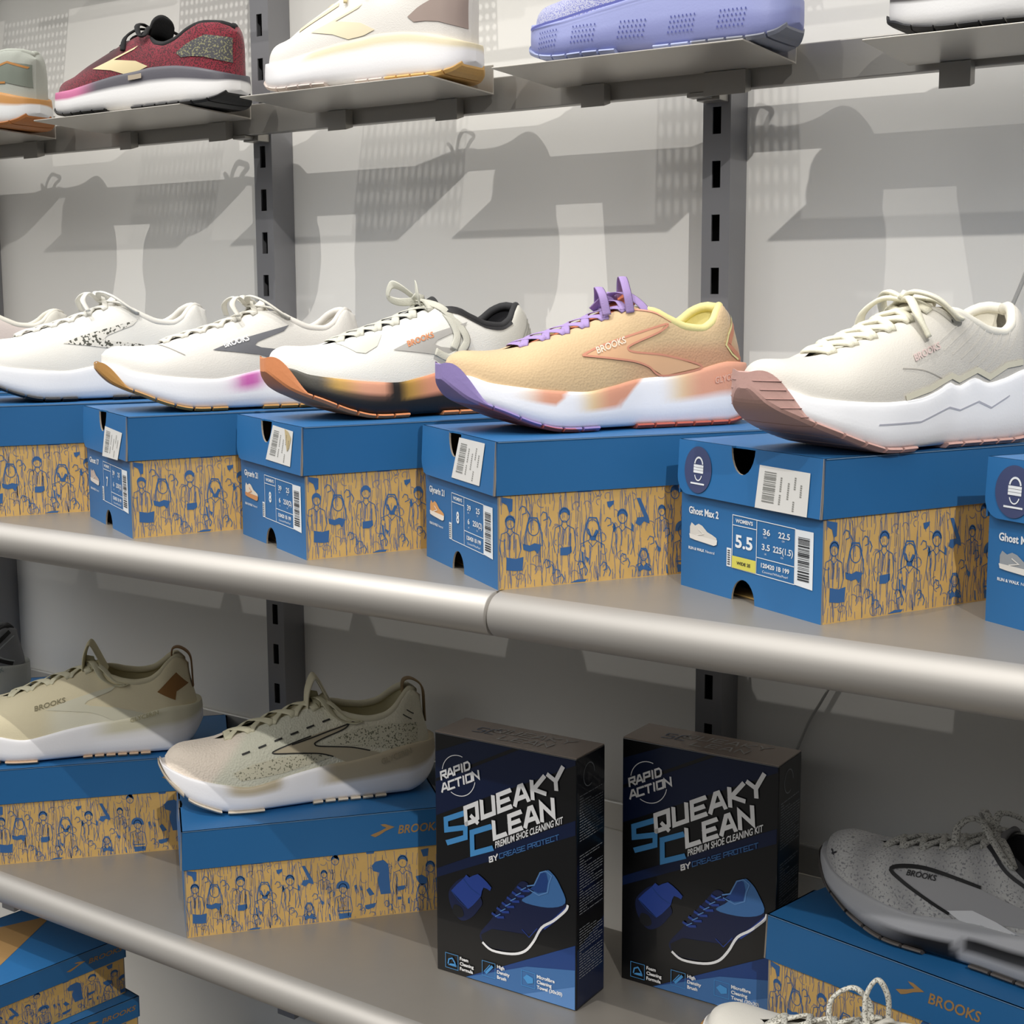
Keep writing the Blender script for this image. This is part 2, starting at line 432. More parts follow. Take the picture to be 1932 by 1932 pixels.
def art_mesh(name='printed_artwork'):
    """crowd of cartoon walkers printed on the kraft side: u 0..0.285, v 0..0.074"""
    rnd = random.Random(3)
    mb = MB(); T = lambda p: (p[0], 0, p[1])
    T = lambda p: (min(max(p[0], 0.001), BL - 0.001), -0.0003, min(max(p[1], 0.0008), 0.0745))
    T2 = lambda p: (min(max(p[0], 0.001), BL - 0.001), -0.0002, min(max(p[1], 0.0008), 0.0745))
    X = lambda x: (x - 245) / 1580 * 0.271
    def q(x, y):  # crop pixel -> u, v
        b = 1720 - (x - 245) * 0.1080; t = 1320 - (x - 245) * 0.0985
        return (X(x), (b - y) / (b - t) * 0.0745)
    def S(pts, w=0.0008, mi=0, closed=False): stroke(mb, [q(*p) for p in pts], w, T if mi == 0 else T2, mi, closed)
    def F(pts): fill(mb, [q(*p) for p in pts], T)
    # background thin clothes folds and hair lines
    for i in range(520):
        x = rnd.uniform(250, 1890); y = rnd.uniform(1200, 1680); h = rnd.uniform(40, 150); a = rnd.uniform(-14, 14)
        S([(x, y), (x + a * .4, y + h * .33), (x + a, y + h * .66), (x + a * rnd.uniform(.2, 1.6), y + h)], 0.00045, 1)
    for i in range(110):
        x = rnd.uniform(250, 1890); y = rnd.uniform(1220, 1680); r = rnd.uniform(10, 26)
        a = rnd.uniform(0, 360)
        S([(x + r * math.cos(math.radians(a + 24 * k)), y + r * .9 * math.sin(math.radians(a + 24 * k))) for k in range(8)], 0.0005, 1)
    def head(x, y, r, hair='cap', body=True):
        r *= 1.12
        S([(x + r * math.cos(k * PI / 7), y + 1.15 * r * math.sin(k * PI / 7)) for k in range(14)], 0.0007, 0, True)
        if hair == 'cap':
            F([(x + r * 1.15 * math.cos(math.radians(a)), y - 4 + 1.25 * r * math.sin(math.radians(a))) for a in range(180, 361, 20)] +
              [(x + r * .75 * math.cos(math.radians(a)), y - 1 + .5 * r * math.sin(math.radians(a))) for a in range(360, 179, -30)])
        elif hair == 'afro':
            F([(x + r * 1.7 * math.cos(math.radians(a)), y - 8 + 1.5 * r * math.sin(math.radians(a))) for a in range(165, 376, 15)] +
              [(x + r * .8 * math.cos(math.radians(a)), y + .3 * r * math.sin(math.radians(a))) for a in range(370, 169, -25)])
        elif hair == 'long':
            S([(x - r, y - r * .6), (x - 1.4 * r, y + r), (x - 1.5 * r, y + 2.6 * r)], 0.0009)
            S([(x + r, y - r * .6), (x + 1.4 * r, y + r), (x + 1.5 * r, y + 2.6 * r)], 0.0009)
            S([(x - r, y - r * .6), (x - r * .6, y - 1.4 * r), (x + r * .6, y - 1.4 * r), (x + r, y - r * .6)], 0.0011)
        S([(x, y - r * .1), (x - r * .12, y + r * .3), (x + r * .05, y + r * .32)], 0.0004, 1)
        for k in range(5):
            a = rnd.uniform(-1.6, 1.6) * r; S([(x + a, y + r * 2.3), (x + a * .9 + 3, y + r * 3.6), (x + a, y + r * 5)], 0.0005, 1)
        if body:
            S([(x - r * .4, y + r), (x - r * .5, y + r * 1.6), (x - r * 1.9, y + r * 2.2), (x - r * 2.3, y + r * 5), (x - r * 1.9, y + r * 6.5)], 0.0006)
            S([(x + r * .4, y + r), (x + r * .5, y + r * 1.6), (x + r * 1.9, y + r * 2.2), (x + r * 2.3, y + r * 5), (x + r * 1.8, y + r * 6.5)], 0.0006)
            S([(x - r * 1.3, y + r * 3), (x - r * 1.2, y + r * 6.5)], 0.0006); S([(x + r * 1.3, y + r * 3), (x + r * 1.2, y + r * 6.5)], 0.0006)
            S([(x - r * .8, y + r * 1.7), (x, y + r * 2.5), (x + r * .8, y + r * 1.7)], 0.0006)
    head(305, 1435, 20, 'cap'); F([(287, 1580), (330, 1585), (370, 1575), (365, 1632), (330, 1636), (285, 1634)])
    F([(262, 1330), (318, 1335), (316, 1385), (300, 1392), (290, 1362), (262, 1350)])
    head(420, 1450, 26, 'long', False); F([(366, 1520), (400, 1526), (425, 1515), (460, 1522), (440, 1560), (425, 1545), (400, 1552), (370, 1545)])
    head(575, 1392, 22, 'cap'); F([(553, 1530), (610, 1522), (612, 1545), (590, 1560), (553, 1562)])
    head(718, 1440, 28, 'long'); F([(690, 1440), (700, 1445), (715, 1480), (735, 1445), (748, 1450), (730, 1492), (708, 1492)])
    F([(660, 1540), (670, 1545), (676, 1600), (665, 1590)]); F([(680, 1560), (700, 1570), (690, 1590)])
    head(872, 1385, 22, 'cap'); F([(820, 1430), (832, 1410), (840, 1440), (832, 1455)]); F([(918, 1405), (932, 1420), (930, 1448), (918, 1440)])
    F([(945, 1302), (965, 1300), (1012, 1385), (1015, 1408), (985, 1400), (965, 1420), (940, 1410), (950, 1385), (985, 1380)])
    F([(790, 1325), (828, 1318), (826, 1332), (805, 1350), (795, 1345)])
    head(985, 1545, 18, 'long'); F([(955, 1600), (975, 1580), (985, 1600), (1000, 1580), (1028, 1605), (1020, 1612), (985, 1606), (958, 1618)])
    head(1195, 1432, 22, 'afro'); F([(1165, 1580), (1240, 1572), (1243, 1600), (1168, 1612)]); F([(1162, 1562), (1240, 1556), (1240, 1562), (1162, 1568)])
    head(1080, 1350, 16, 'cap'); F([(1058, 1500), (1078, 1512), (1070, 1530), (1058, 1520)]); F([(1105, 1580), (1112, 1582), (1118, 1620), (1108, 1618)])
    F([(1150, 1226), (1170, 1222), (1165, 1262), (1140, 1250)]); head(1150, 1270, 20, 'cap', False)
    F([(1375, 1300), (1400, 1275), (1450, 1265), (1480, 1290), (1492, 1460), (1430, 1466), (1410, 1380), (1425, 1340), (1385, 1330)])
    F([(1330, 1530), (1400, 1515), (1390, 1540), (1350, 1555), (1332, 1550)])
    F([(1340, 1440), (1360, 1425), (1390, 1465), (1360, 1475)]); F([(1265, 1415), (1280, 1410), (1272, 1460)]); F([(1298, 1410), (1315, 1440), (1303, 1445)])
    head(1570, 1275, 26, 'cap'); F([(1530, 1420), (1585, 1412), (1580, 1435), (1540, 1445)]); F([(1535, 1480), (1560, 1478), (1560, 1495), (1535, 1497)])
    F([(1650, 1360), (1690, 1350), (1725, 1370), (1720, 1400), (1690, 1412), (1665, 1390)]); F([(1600, 1490), (1612, 1480), (1610, 1520), (1600, 1518)])
    F([(1685, 1205), (1735, 1195), (1730, 1240), (1700, 1245)]); head(1745, 1305, 24, 'cap', False)
    head(1690, 1440, 22, 'long'); head(1820, 1390, 22, 'afro'); F([(1790, 1500), (1850, 1490), (1850, 1530), (1792, 1536)])
    F([(605, 1676), (640, 1662), (690, 1658), (680, 1685), (605, 1690)]); F([(640, 1280), (712, 1273), (710, 1286), (640, 1292)])
    F([(1340, 1215), (1395, 1210), (1390, 1228), (1345, 1232)])
    for x, y in ((470, 1600), (520, 1640), (640, 1600), (760, 1600), (860, 1560), (1090, 1440), (1280, 1540), (1450, 1520), (455, 1400), (780, 1410), (1005, 1480), (1640, 1560), (1480, 1600), (350, 1380)):
        S([(x, y), (x + 12, y - 18), (x + 30, y - 14), (x + 34, y + 10), (x + 14, y + 18)], 0.0007)
        S([(x + 40, y), (x + 52, y + 20), (x + 44, y + 42)], 0.0008)
    me = mb
    return me
ART = art_mesh()
ART_ME = None

def end_map(off=0.0): # h from the left as seen, v up -> 3D on the x=0 end face
    return lambda p: (-off, BW - p[0], p[1])

def notch_panel(w, h, r, top, rounded=0.0):
    """outline of an end panel (2D h,v) with a thumb notch centred"""
    c = w * 0.475
    if top == 'both':
        b = [(c - 0.0135 * math.cos(a), 1.25 * 0.0135 * math.sin(a)) for a in [PI * k / 12 for k in range(13)]]
        return [(0, h), (0, 0)] + b + [(w, 0), (w, h), (c + 0.022, h), (c + 0.018, h - 0.024), (c - 0.018, h - 0.024), (c - 0.022, h)]
    if top:
        n = [(c + r * math.cos(a), h - 1.45 * r * math.sin(a)) for a in [PI * k / 12 for k in range(13)]]
        pts = [(w, h)] + n + [(0, h)]
        if rounded: pts += [(rounded * (1 - math.cos(a)) * 1.0, rounded * (1 - math.sin(a)) * 1.0) for a in [PI / 2 * k / 8 for k in range(0, 9)]]
        else: pts += [(0, 0)]
        return pts + [(w, 0)]
    n = [(c - r * math.cos(a), 1.25 * r * math.sin(a)) for a in [PI * k / 12 for k in range(13)]]
    return [(0, h), (0, 0)] + n + [(w, 0), (w, h)]

def logo_arrow(to3, mb, x, y, s, mi=0, tilt=0.0):
    P = [(0, 0.10), (0.18, 0.0), (0.34, 0.06), (0.62, 0.22), (1.0, 0.36), (0.60, 0.52), (0.42, 0.52), (0.50, 0.44), (0.66, 0.36), (0.40, 0.24), (0.10, 0.14)]
    c, n = math.cos(tilt), math.sin(tilt)
    fill(mb, [to3((x + s * (c * a - n * b), y + s * (n * a + c * b))) for a, b in P], lambda p: p, mi)

def shoebox(loc, rz, label, kind=None, sticker=None, emblem=False, size='8', colour=('#d9a77c', '#e9d9c0'), name='Ghost 17', sc=(1, 1, 1), toplogo=False, toplogo2=False, sidelogo=True, logo_x=0.193, group='blue and kraft shoeboxes on the shelves', art=True):
    t = thing('shoebox', label, 'shoebox', loc, rz, group)
    t.scale = sc
    th = 0.0015
    # base
    mb = MB(); h = BH - 0.003
    mb.prism(notch_panel(BW, h, 0.0135, 'both'), lambda p: (0, BW - p[0], p[1]), (th, 0, 0), 0, 3)
    mb.prism([(0, 0), (BW, 0), (BW, h), (0, h)], lambda p: (BL, BW - p[0], p[1]), (-th, 0, 0), 0, 3)
    mb.box((th, 0, 0), (BL - th, th, h), 1); mb.box((th, BW - th, 0), (BL - th, BW, h), 1); mb.box((0.012, 0.002, 0.0003), (BL - 0.002, BW - 0.002, 0.0015), 1)
    mb.box((0.0016, 0.002, 0.004), (0.0022, 0.06, h - .02), 2)
    mb.box((0.03, 0.002, 0.002), (0.031, BW - 0.002, h), 2)  # dark sheets paint the shade seen through the thumb notches
    base = mb.build('box_base', [M_blue, M_kraft, M_dark, M_kedge], t)
    # lid
    o_ = 0.0016; mb = MB()
    mb.prism(notch_panel(BW + 2 * o_, LH, 0.0138, True, 0.014), lambda p: (-o_ - 0.0022 * (1 - p[1] / LH), BW + o_ - p[0], BH - LH + p[1]), (th, 0, 0), 0, 1)
    mb.box((-o_, -o_, BH - LH), (BL + o_, -o_ + th, BH)); mb.box((-o_, BW + o_ - th, BH - LH), (BL + o_, BW + o_, BH))
    mb.box((BL + o_ - th, -o_, BH - LH), (BL + o_, BW + o_, BH))
    c = (BW + 2 * o_) * 0.475; r = 0.0138
    # top with a shallow thumb cut
    yc = BW + o_ - c
    out = [(-o_, -o_), (BL + o_, -o_), (BL + o_, BW + o_), (-o_, BW + o_), (-o_, yc + r), (0.0012, yc + r * .9), (0.0022, yc), (0.0012, yc - r * .9), (-o_, yc - r)]
    mb.prism(out, lambda p: (p[0], p[1], BH), (0, 0, -th), 0, 0)
    stroke(mb, [(0, 0), (0, LH)], 0.0007, lambda p: (-o_ - 0.0003 - 0.0022 * (1 - p[1] / LH), -o_ + 0.0004 - p[0], BH - LH + p[1]), 1)
    stroke(mb, [(0, 0), (BL, 0)], 0.0006, lambda p: (p[0], -o_ - 0.0003, BH - 0.0004 + p[1]), 2)  # paler line along the lid's top fold
    lid = mb.build('box_lid', [M_blue, M_kedge, M_fl], t)
    # art
    global ART_ME
    if art:
        if ART_ME is None:
            a = ART.build('printed_artwork', [M_ink, M_ink2], t); ART_ME = a.data
        else:
            a = bpy.data.objects.new('printed_artwork', ART_ME); C.objects.link(a); a.parent = t
    if sidelogo:
        mb = MB(); T = lambda p: (p[0], -o_ - 0.0004, p[1])
        logo_arrow(T, mb, logo_x, BH - 0.026, 0.026)
        put_text(mb, 'BROOKS', T, logo_x + 0.0295, BH - 0.0245, width=0.046, cap=0.0095, bold=0.02, shear=0.2)
        mb.build('lid_logo', [M_tan], lid)
    if toplogo:
        mb = MB(); T = lambda p: (p[0], p[1], BH + 0.0004)
        P = [(0.06, 0.04), (0.10, 0.02), (0.16, 0.06), (0.25, 0.12), (0.15, 0.15), (0.11, 0.14), (0.16, 0.11), (0.11, 0.08)]
        fill(mb, P, T); mb.build('lid_top_logo', [M_tan], lid)
    if kind == 'end':
        E0 = end_map(0.0004)
        mb = MB()
        put_text(mb, name, E0, 0.010, 0.0585, width=0.037, cap=0.0055, bold=0.03)
        put_text(mb, 'RUN & WALK', E0, 0.010, 0.0305, width=0.020, cap=0.0022, bold=0.03); put_text(mb, 'Neutral', E0, 0.0315, 0.0305, width=0.011, cap=0.0022)
        w = 0.0006
        stroke(mb, [(0.064, 0.064), (0.134, 0.063), (0.134, 0.0235), (0.064, 0.0245)], w, E0, 0, True)
        stroke(mb, [(0.092, 0.0635), (0.092, 0.024)], w, E0); stroke(mb, [(0.064, 0.0565), (0.092, 0.0565)], w, E0); stroke(mb, [(0.092, 0.0365), (0.134, 0.036)], w, E0)
        put_text(mb, "WOMEN'S", E0, 0.0675, 0.0588, width=0.020, cap=0.0028, bold=0.03)
        if size == '5.5':
            put_text(mb, '5.5', E0, 0.0675, 0.0405, width=0.020, cap=0.0095, bold=0.03)
            vals = [('36', 0.099, 0.054, 0.008), ('22.5', 0.116, 0.054, 0.0125), ('3.5', 0.098, 0.043, 0.009), ('225(1.5)', 0.1105, 0.043, 0.0215)]
        else:
            put_text(mb, size, E0, 0.0745, 0.0405, width=0.0062, cap=0.0095, bold=0.03)
            vals = [('39', 0.099, 0.054, 0.008), ('25', 0.118, 0.054, 0.008), ('6', 0.100, 0.043, 0.004), ('250(2)', 0.111, 0.043, 0.020)]
        for s, x, y, ww in vals: put_text(mb, s, E0, x, y, width=ww, cap=0.0045, bold=0.02)
        for s, x, y in (('EUR', 0.100, 0.0515), ('CM', 0.120, 0.0515), ('UK', 0.101, 0.0395), ('CN', 0.119, 0.0395)): put_text(mb, s, E0, x, y, cap=0.0014)
        put_text(mb, '120420 1B 199', E0, 0.0975, 0.0300, width=0.031, cap=0.0033, bold=0.03); put_text(mb, 'Coconut/White/Pearl', E0, 0.099, 0.0262, width=0.028, cap=0.0018)
        fill(mb, [(0.134, 0.063), (0.153, 0.063), (0.153, 0.0225), (0.134, 0.0235)], E0)
        fill(mb, [(0.0575, 0.0385), (0.063, 0.0385), (0.063, 0.0245), (0.0575, 0.0245)], E0)
        E1 = end_map(0.0007); y = 0.0275; rr = random.Random(5)
        while y < 0.0585:
            a = rr.choice([0.0004, 0.0008, 0.0011]); fill(mb, [(0.1375, y), (0.1495, y), (0.1495, y + a), (0.1375, y + a)], E1, 1); y += a + rr.choice([0.0004, 0.0007, 0.001])
        for k in range(7): fill(mb, [(0.0588, 0.026 + k * .0017), (0.0618, 0.026 + k * .0017), (0.0618, 0.0268 + k * .0017), (0.0588, 0.0268 + k * .0017)], E1, 1)
        mb.build('size_print', [M_wht, M_blk], base)
        if size == '5.5':
            mb = MB(); fill(mb, [(0.0642, 0.0335), (0.0918, 0.0335), (0.0918, 0.0245), (0.0642, 0.0245)], E1); mb.build('yellow_strip', [M_yel], base)
            mb = MB(); put_text(mb, 'WIDE 2E', end_map(0.001), 0.070, 0.0278, width=0.016, cap=0.0024, bold=0.02); mb.build('strip_text', [M_blk], base)
        # little printed shoe
        mb = MB()
        up_ = [(0.0115, 0.0425), (0.0115, 0.048), (0.0135, 0.0515), (0.018, 0.0495), (0.0225, 0.0515), (0.027, 0.0505), (0.0335, 0.0465), (0.040, 0.0450), (0.0445, 0.0435), (0.0455, 0.0415), (0.012, 0.041)]
        so = [(0.0110, 0.0425), (0.0460, 0.0418), (0.0455, 0.0385), (0.042, 0.0372), (0.0180, 0.0385), (0.0120, 0.0392)]
        fill(mb, up_, E0, 0); fill(mb, so, E1, 1); stroke(mb, [(0.0200, 0.0425), (0.029, 0.0445), (0.0225, 0.0475)], 0.0009, E1, 1)
        mb.build('printed_shoe', [mat('pshoe' + colour[0], colour[0], 0.5), mat('psole' + colour[1], colour[1], 0.5)], base)
        fl = lambda off: (lambda p: (-o_ - 0.0022 * (1 - (p[1] - BH + LH) / LH) - off, BW - p[0], p[1]))
        if sticker:
            q = sticker; mb = MB(); F1 = fl(0.0006)
            fill(mb, q, F1, 0)
            def bl(u, v):
                a = [q[0][i] + (q[1][i] - q[0][i]) * u for i in (0, 1)]; b = [q[3][i] + (q[2][i] - q[3][i]) * u for i in (0, 1)]
                return (a[0] + (b[0] - a[0]) * v, a[1] + (b[1] - a[1]) * v)
            F2 = fl(0.0009); y = 0.12; rr = random.Random(9)
            while y < 0.82:
                a = rr.choice([0.012, 0.02, 0.03]); fill(mb, [bl(0.12, y), bl(0.36, y), bl(0.36, y + a), bl(0.12, y + a)], F2, 1); y += a + rr.choice([0.015, 0.022, 0.03])
            for k, (u, a, b) in enumerate(((0.45, .2, .5), (0.45, .6, .85), (0.6, .3, .7), (0.72, .15, .4), (0.72, .7, .95), (0.84, .3, .55))):
                yy = a
                while yy < b: fill(mb, [bl(u, yy), bl(u + .03, yy), bl(u + .03, yy + .03), bl(u, yy + .03)], F2, 1); yy += 0.05
            if kind and sticker[0][0] == 0.095: fill(mb, [bl(.6, .0), bl(.8, .05), bl(.95, .2), bl(.9, .5), bl(.82, .6), bl(.75, .4)], F2, 2)
            mb.build('price_sticker', [M_paper, M_grey, M_glue], lid)
        if emblem:
            mb = MB(); cx, cz, r = 0.0245, 0.0935, 0.0168
            fill(mb, [(cx + r * math.cos(2 * PI * k / 40), cz + r * 1.06 * math.sin(2 * PI * k / 40)) for k in range(40)], fl(0.0006), 0)
            G = fl(0.0009)
            stroke(mb, arc(cx + .001, cz + .0035, .005, .006, 10, 170), 0.0014, G, 1)
            stroke(mb, arc(cx + .001, cz - .002, .0045, .006, 200, 340), 0.0009, G, 1)
            for k in range(3): stroke(mb, [(cx - .005, cz + .003 - k * .0022), (cx + .007, cz + .003 - k * .0022)], 0.0019, G, 1)
            stroke(mb, [(cx - .008, cz - .0105), (cx + .009, cz - .0105)], 0.0013, G, 1)
            mb.build('round_emblem', [M_navy, M_wht], lid)
    return t
def rad(a): return math.radians(a)
TD, TC, TB, TA = 1.123, 1.014, 1.132, 1.133
shoebox((-0.320, -0.355, ZS), rad(60), 'blue lidded kraft shoebox under the pale pink sneaker at the left edge')
shoebox((-0.062, -0.358, ZS), rad(59), 'blue lidded kraft shoebox under the white sneaker with spotted logo')
shoebox((0.170, -0.358, ZS), TA, 'shoebox with size 7 end label and white price sticker under the light grey sneaker', 'end', [(0.088, 0.101), (0.151, 0.099), (0.136, 0.072), (0.079, 0.071)], size='7', colour=('#b9a8a0', '#d5cfc8'))
shoebox((0.384, -0.350, ZS), TB, 'shoebox with size 8 label and torn price sticker under the black collared white sneaker', 'end', [(0.095, 0.112), (0.144, 0.110), (0.139, 0.079), (0.079, 0.080)], size='8', colour=('#d9cfc0', '#c58a5c'), name='Glycerin 21')
shoebox((0.595, -0.362, ZS), TC, 'shoebox with size 8 label and tilted barcode sticker under the peach sneaker', 'end', [(0.088, 0.112), (0.143, 0.112), (0.135, 0.078), (0.074, 0.078)], size='8', colour=('#d19a63', '#e7ded2'), name='Glycerin 21')
shoebox((0.848, -0.335, ZS), TD, 'shoebox with size 5.5 label, yellow strip and round emblem', 'end', [(0.097, 0.1045), (0.151, 0.104), (0.150, 0.0735), (0.094, 0.0735)], emblem=True, size='5.5', colour=('#cfccc5', '#dddad4'), name='Ghost Max 2')
shoebox((1.079, -0.337, ZS), rad(61), 'blue shoebox with round emblem cut off by the right edge of the photo', 'end', None, emblem=True, size='8', colour=('#8f959b', '#d6d4cf'), name='Ghost Max 2')
TF, TG = 0.833, 0.862
shoebox((-0.534, -0.279, ZB), TF, 'shoebox under the grey and black sneaker at the left edge of the lowest shelf')
shoebox((-0.190, -0.279, ZB), TF, 'shoebox under the cream sneaker with brown heel loop')
shoebox((0.141, -0.285, ZB), TG, 'shoebox under the speckled cream sneaker, left of the black kit boxes')
shoebox((0.722, -0.130, ZB), rad(-11), 'shaded shoebox under the grey knit sneaker at the lower right', logo_x=0.128)

# ------------------------------------------------------------------ cleaning kit boxes
M_kblk = mat('kit_black_board', '#07080b', 0.30, coat=0.25)
M_knav = mat('kit_navy_ink', '#0b1a3c', 0.32)
M_knav2 = mat('kit_teal_ink', '#0d1c3a', 0.32)
M_kblu = mat('kit_blue_ink', '#3f6da4', 0.35)
M_kblu2 = mat('kit_pale_blue_ink', '#5a86bd', 0.35)
M_kdk = mat('kit_deep_blue_ink', '#1e3f7c', 0.35)
M_kroy = mat('kit_royal_blue_ink', '#243f8c', 0.35)
M_kroyd = mat('kit_dark_royal_ink', '#121c40', 0.35)
M_sky = mat('kit_sky_blue_ink', '#4a93cf', 0.4)
M_sil = mat('kit_white_ink', '#f0f0f0', 0.4)
M_grt = mat('kit_grey_text_ink', '#8f9397', 0.5)
M_ktop = mat('kit_flap_painted_sheen', '#9c8d82', 0.25, coat=0.3)  # brownish tone puts a glossy reflection into the black flap's colour
GL = {'S': [[(1, 1), (0, 1), (0, .52), (1, .52), (1, 0), (0, 0)]], 'Q': [[(0, 0), (0, 1), (1, 1), (1, .1), (.72, 0), (0, 0)], [(.5, .32), (.92, -.16)]],
      'U': [[(0, 1), (0, 0), (1, 0), (1, 1)]], 'E': [[(1, 1), (0, 1), (0, 0), (1, 0)], [(0, .5), (.85, .5)]], 'A': [[(-.05, 0), (.38, 1), (.62, 1), (1.05, 0)], [(.2, .3), (.8, .3)]],
      'K': [[(0, 0), (0, 1)], [(1, 1), (.12, .5), (1, 0)]], 'Y': [[(-.05, 1), (.5, .48), (1.1, 1.1)], [(.5, .48), (.5, 0)]], 'C': [[(1, 1), (0, 1), (0, 0), (1, 0)]],
      'L': [[(0, 1), (0, 0), (1, 0)]], 'N': [[(0, 0), (0, 1), (1, 0), (1, 1)]], 'R': [[(0, 0), (0, 1), (1, 1), (1, .5), (.1, .5)], [(.4, .5), (1, 0)]],
      'P': [[(0, 0), (0, 1), (1, 1), (1, .45), (.1, .45)]], 'I': [[(.5, 0), (.5, 1)]], 'D': [[(0, 0), (0, 1), (.7, 1), (1, .7), (1, .25), (.8, 0), (0, 0)]],
      'T': [[(0, 1), (1, 1)], [(.5, 1), (.5, 0)]], 'O': [[(0, 0), (0, 1), (1, 1), (1, 0), (0, 0)]], 'B': [[(0, 0), (0, 1), (.9, 1), (.9, .55), (0, .5)], [(.9, .5), (1, .4), (1, 0), (0, 0)]], ' ': []}
def techno(mb, s, to3, O, b, u, cw, gap, t, mi=0):
    """stroke lettering: O origin, b baseline unit vector, u up vector (full cap height), cw glyph width"""
    x = 0
    for ch in s:
        w = cw * (0.35 if ch in 'I' else 1)
        for pl in GL[ch]:
            pts = [(O[0] + b[0] * (x + px * w) + u[0] * py, O[1] + b[1] * (x + px * w) + u[1] * py) for px, py in pl]
            stroke(mb, pts, t, to3, mi, ext=t * 0.42, lift=True)
        x += w + gap if ch != ' ' else cw * 0.5
def kit(loc, rz, label):
    t = thing('cleaning_kit_box', label, 'box', loc, rz, 'black shoe cleaning kit boxes')
    KW, KH, KD = 0.159, 0.2425, 0.052
    mb = MB(); mb.box((0, 0, 0), (KW, KD, KH - 0.001), 0)
    mb.build('carton', [M_kblk], t, bevel=0.0009)
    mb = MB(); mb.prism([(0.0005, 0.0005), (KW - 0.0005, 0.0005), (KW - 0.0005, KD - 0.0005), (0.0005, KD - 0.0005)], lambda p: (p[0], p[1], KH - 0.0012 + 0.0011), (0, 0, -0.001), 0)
    T = lambda p: (p[0], p[1], KH + 0.0003)
    techno(mb, 'QUEAKY', T, (0.050, 0.027), (0.99, 0.06), (0.0015, 0.011), 0.010, 0.0045, 0.0018, 1)
    techno(mb, 'LEAN', T, (0.066, 0.010), (0.99, 0.06), (0.0015, 0.011), 0.010, 0.0045, 0.0018, 1)
    techno(mb, 'SC', T, (0.032, 0.018), (0.99, 0.06), (0.0015, 0.014), 0.009, 0.0045, 0.0016, 2)
    mb.build('top_flap', [M_ktop, mat('kit_faint_ink', '#b5b2ae', 0.4), mat('kit_faint_blue', '#5d6a80', 0.4)], t)
    FR = lambda k: (lambda p: (p[0], -0.0002 - 0.00022 * k, p[1]))
    mb = MB()
    mats = [M_knav, M_knav2, M_kblu, M_kblu2, M_kdk, M_sil, M_sky, M_kroy, M_kroyd, M_kblk, mat('kit_dark_grey', '#15171b', .35)]
    fill(mb, [(0.001, 0.195), (0.090, 0.2405), (0.045, 0.2405), (0.001, 0.222)], FR(1), 1)
    fill(mb, [(0.001, 0.158), (0.001, 0.192), (0.098, 0.2405), (0.158, 0.2405), (0.158, 0.236)], FR(1), 0)
    fill(mb, [(0.001, 0.095), (0.001, 0.104), (0.158, 0.184), (0.158, 0.170)], FR(1), 0)
    fill(mb, [(0.035, 0.0012), (0.100, 0.0012), (0.158, 0.040), (0.158, 0.064)], FR(1), 4)
    fill(mb, [(0.035, 0.0012), (0.158, 0.0012), (0.158, 0.040), (0.105, 0.030)], FR(2), 2)
    fill(mb, [(0.100, 0.0012), (0.158, 0.0012), (0.158, 0.024)], FR(3), 3)
    b = Vector((math.cos(rad(28)), math.sin(rad(28))))
    b2 = Vector((math.cos(rad(26.5)), math.sin(rad(26.5))))
    P5 = FR(5)
    techno(mb, 'RAPID', P5, (0.0085, 0.1955), b2, (-0.0008, 0.0072), 0.0066, 0.0022, 0.0019, 5)
    techno(mb, 'ACTION', P5, (0.0095, 0.1835), b2, (-0.0008, 0.0072), 0.0070, 0.0021, 0.0019, 5)
    stroke(mb, arc(0.0285, 0.2035, 0.0190, 0.0195, 75, 172), 0.0008, P5, 5); stroke(mb, arc(0.0285, 0.2035, 0.0195, 0.0205, 243, 350), 0.0008, P5, 5)
    S = lambda pts, w, mi, lay=P5, cl=False: stroke(mb, pts, w, lay, mi, cl, ext=w * .3)
    S([(0.034, 0.1665), (0.0130, 0.1565), (0.0135, 0.1460), (0.0360, 0.1530), (0.0360, 0.1430), (0.0150, 0.1335)], 0.0052, 6, FR(4))
    S([(0.0650, 0.1595), (0.0435, 0.1495), (0.0440, 0.1285), (0.0665, 0.1385)], 0.0052, 6, FR(4))
    techno(mb, 'QUEAKY', FR(6), (0.0375, 0.1570), b, (-0.0012, 0.0155), 0.0150, 0.0063, 0.0042, 5)
    techno(mb, 'LEAN', FR(6), (0.0700, 0.1495), b, (-0.0012, 0.0155), 0.0140, 0.0060, 0.0042, 5)
    v, f_, w_ = text2d('PREMIUM SHOE CLEANING KIT', 0.02)
    mb.add([P5((0.0705 + b[0] * x * 0.0845 / w_ + 0, 0.1395 + b[1] * x * 0.0845 / w_ + y * 0.0068 / 0.73)) for x, y in v], f_, 5)
    techno(mb, 'BY', P5, (0.0640, 0.1245), b2, (-0.0003, 0.0046), 0.0040, 0.0018, 0.0013, 5)
    techno(mb, 'CREASE PROTECT', P5, (0.0755, 0.1305), b2, (-0.0003, 0.0044), 0.0043, 0.00125, 0.0008, 2)
    # foam bottle head
    fill(mb, curve_pts([(0.017, 0.087), (0.037, 0.103), (0.054, 0.084), (0.050, 0.073), (0.040, 0.062), (0.028, 0.058), (0.017, 0.071)], 5, True), FR(2), 8)
    fill(mb, [(0.0185, 0.0855), (0.0250, 0.0930), (0.0330, 0.1010), (0.0365, 0.1055), (0.0400, 0.1035), (0.0440, 0.1062), (0.0500, 0.1092), (0.0550, 0.1068), (0.0610, 0.1030), (0.0655, 0.0990), (0.0640, 0.0955), (0.0605, 0.0968), (0.0565, 0.0972), (0.0545, 0.0930), (0.0535, 0.0880), (0.0500, 0.0835), (0.0440, 0.0765), (0.0385, 0.0715), (0.0290, 0.0780)], FR(3), 7)
